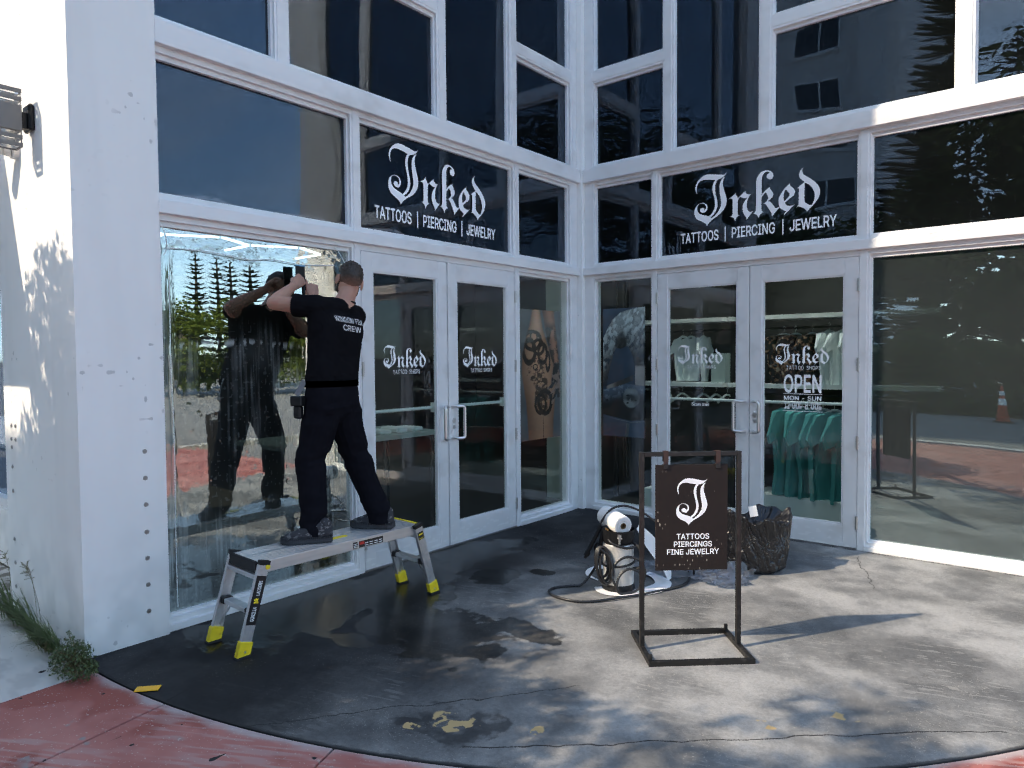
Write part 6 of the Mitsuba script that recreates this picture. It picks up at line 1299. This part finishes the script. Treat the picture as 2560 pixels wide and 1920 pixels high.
for i, (dx, dy, h, c_) in enumerate(((0.935, 0.355, 6.8, 2.6), (0.915, 0.40, 5.0, 2.2), (0.895, 0.446, 4.4, 2.1), (0.875, 0.484, 4.6, 2.2), (0.85, 0.527, 4.3, 2.2), (0.82, 0.57, 4.6, 2.3), (0.78, 0.62, 5.0, 2.4))):
    tree('bright green roadside tree, number %s along the row by the pines' % ('one', 'two', 'three', 'four', 'five', 'six', 'seven')[i], dx * 38 - 4.16, -6.2 + dy * 38, h, c_, 4500, 60 + i, 0.13, 'mat_leaf_bright' if i else 'mat_leaf', zc=h * 0.5, squash=0.95, gap=0.22)
k = thing('apartment_block', 'grey beige apartment block with paired windows across the street', 'building')
mat('mat_block', mikit.proc(lambda p, n, uv: MX((0.62, 0.60, 0.57), (0.70, 0.68, 0.65), FB(p.x * 0.5, p.y * 0.5, p.z * 0.3, 4))), 0.85)
mat('mat_block_light', (0.78, 0.76, 0.73), 0.85)
put(k + '__wall', box(-30, -6.2, -52, -38, -0.1, 24.5), 'mat_block'); put(k + '__wall', box(-6.2, -4.4, -52, -37.6, -0.1, 24.5), 'mat_block_light')
put(k + '__roof', box(-30.3, -4.2, -52.2, -37.4, 24.5, 24.9), 'mat_block_light')
for zf in (2.4, 5.3, 8.2, 11.2, 14.2, 17.2, 20.1):
    for xc in (-8.4, -13.2, -18.0):
        w_ = k + '__window'; nm = w_; n_ = 0
        while nm + '__frame' in scene: n_ += 1; nm = f'{w_}_{n_:03d}'
        put(nm + '__frame', cat(box(xc - 1.15, xc + 1.15, -38.0, -37.94, zf - 0.78, zf - 0.70), box(xc - 1.15, xc + 1.15, -38.0, -37.94, zf + 0.70, zf + 0.78), box(xc - 1.15, xc - 1.07, -38.0, -37.94, zf - 0.7, zf + 0.7), box(xc + 1.07, xc + 1.15, -38.0, -37.94, zf - 0.7, zf + 0.7), box(xc - 0.05, xc + 0.05, -38.0, -37.94, zf - 0.7, zf + 0.7)), 'mat_white_plain')
        for s_ in (-1, 1): put(nm + '__pane', box(xc + s_ * 0.56 - 0.51, xc + s_ * 0.56 + 0.51, -38.0, -37.97, zf - 0.7, zf + 0.7), 'mat_far_glass')
        put(nm + '__sill', box(xc - 1.3, xc + 1.3, -38.0, -37.85, zf - 0.9, zf - 0.78), 'mat_block_light')
mat('mat_far_glass', (0.03, 0.035, 0.04), 0.08)
k = thing('added_shade_house', 'unseen flat roofed pale house added across the street to shade the pillar foot', 'building')  # unseen block added to cast the straight shadow low on the left pillar
put(k + '__wall', box(-16, -6.15, -21.0, -15.25, -0.1, 10.55), 'mat_block_light'); put(k + '__roof', box(-16.1, -6.10, -21.1, -15.20, 10.55, 10.75), 'mat_block_light')
for zf in (2.0, 5.2, 8.4):
    for xc in (-8.0, -11.0, -14.0):
        put(k + '__window', box(xc - 0.7, xc + 0.7, -15.25, -15.22, zf - 0.7, zf + 0.7), 'mat_far_glass')
k = thing('low_house', 'long low pale house far down the street behind the trees', 'building'); put(k + '__wall', box(8, 34, -58, -46, -0.1, 8.5), 'mat_block_light'); put(k + '__roof', box(7.7, 34.3, -58.3, -45.7, 8.5, 8.9), 'mat_block')
k = thing('traffic_cone', 'orange traffic cone with a white band standing on the street', 'traffic cone')
mat('mat_cone', (0.40, 0.06, 0.015), 0.6)
c_ = (2.46, -15.4)
put(k + '__base', box(c_[0] - 0.19, c_[0] + 0.19, c_[1] - 0.19, c_[1] + 0.19, -0.1, -0.06, 0.01), 'mat_rubber'); m = lathe([(0.0, -0.06), (0.145, -0.06), (0.135, -0.02), (0.030, 0.80), (0.022, 0.82), (0.0, 0.82)], 28); m.apply_translation([c_[0], c_[1], 0]); put(k + '__body', m, 'mat_cone', 40)
for z0_, z1_ in ((0.34, 0.50), (0.58, 0.68)):
    r0, r1 = 0.137 - (z0_ + 0.02) * 0.128, 0.137 - (z1_ + 0.02) * 0.128; m = lathe([(r0, z0_), (r0 + 0.003, z0_), (r1 + 0.003, z1_), (r1, z1_)], 28); m.apply_translation([c_[0], c_[1], 0]); put(k + '__band', m, 'mat_white_plain', 40)
k = thing('awning', 'pale fabric awning over the shopfront left of the end pillar', 'awning')
mat('mat_awning', (0.6, 0.6, 0.6), 0.8)
V = np.array([[-1.29, -4.55, 3.765], [-1.29, -6.0, 2.553], [-5.0, -6.0, 2.553], [-5.0, -4.55, 3.765]]); V2 = V + [0, 0, 0.02]
put(k + '__canopy', trimesh.convex.convex_hull(np.vstack([V, V2])), 'mat_awning'); put(k + '__side', trimesh.convex.convex_hull(np.vstack([V[:2], V[:2] + [0.012, 0, 0], [[-1.29, -4.55, 2.553], [-1.278, -4.55, 2.553]]])), 'mat_awning')
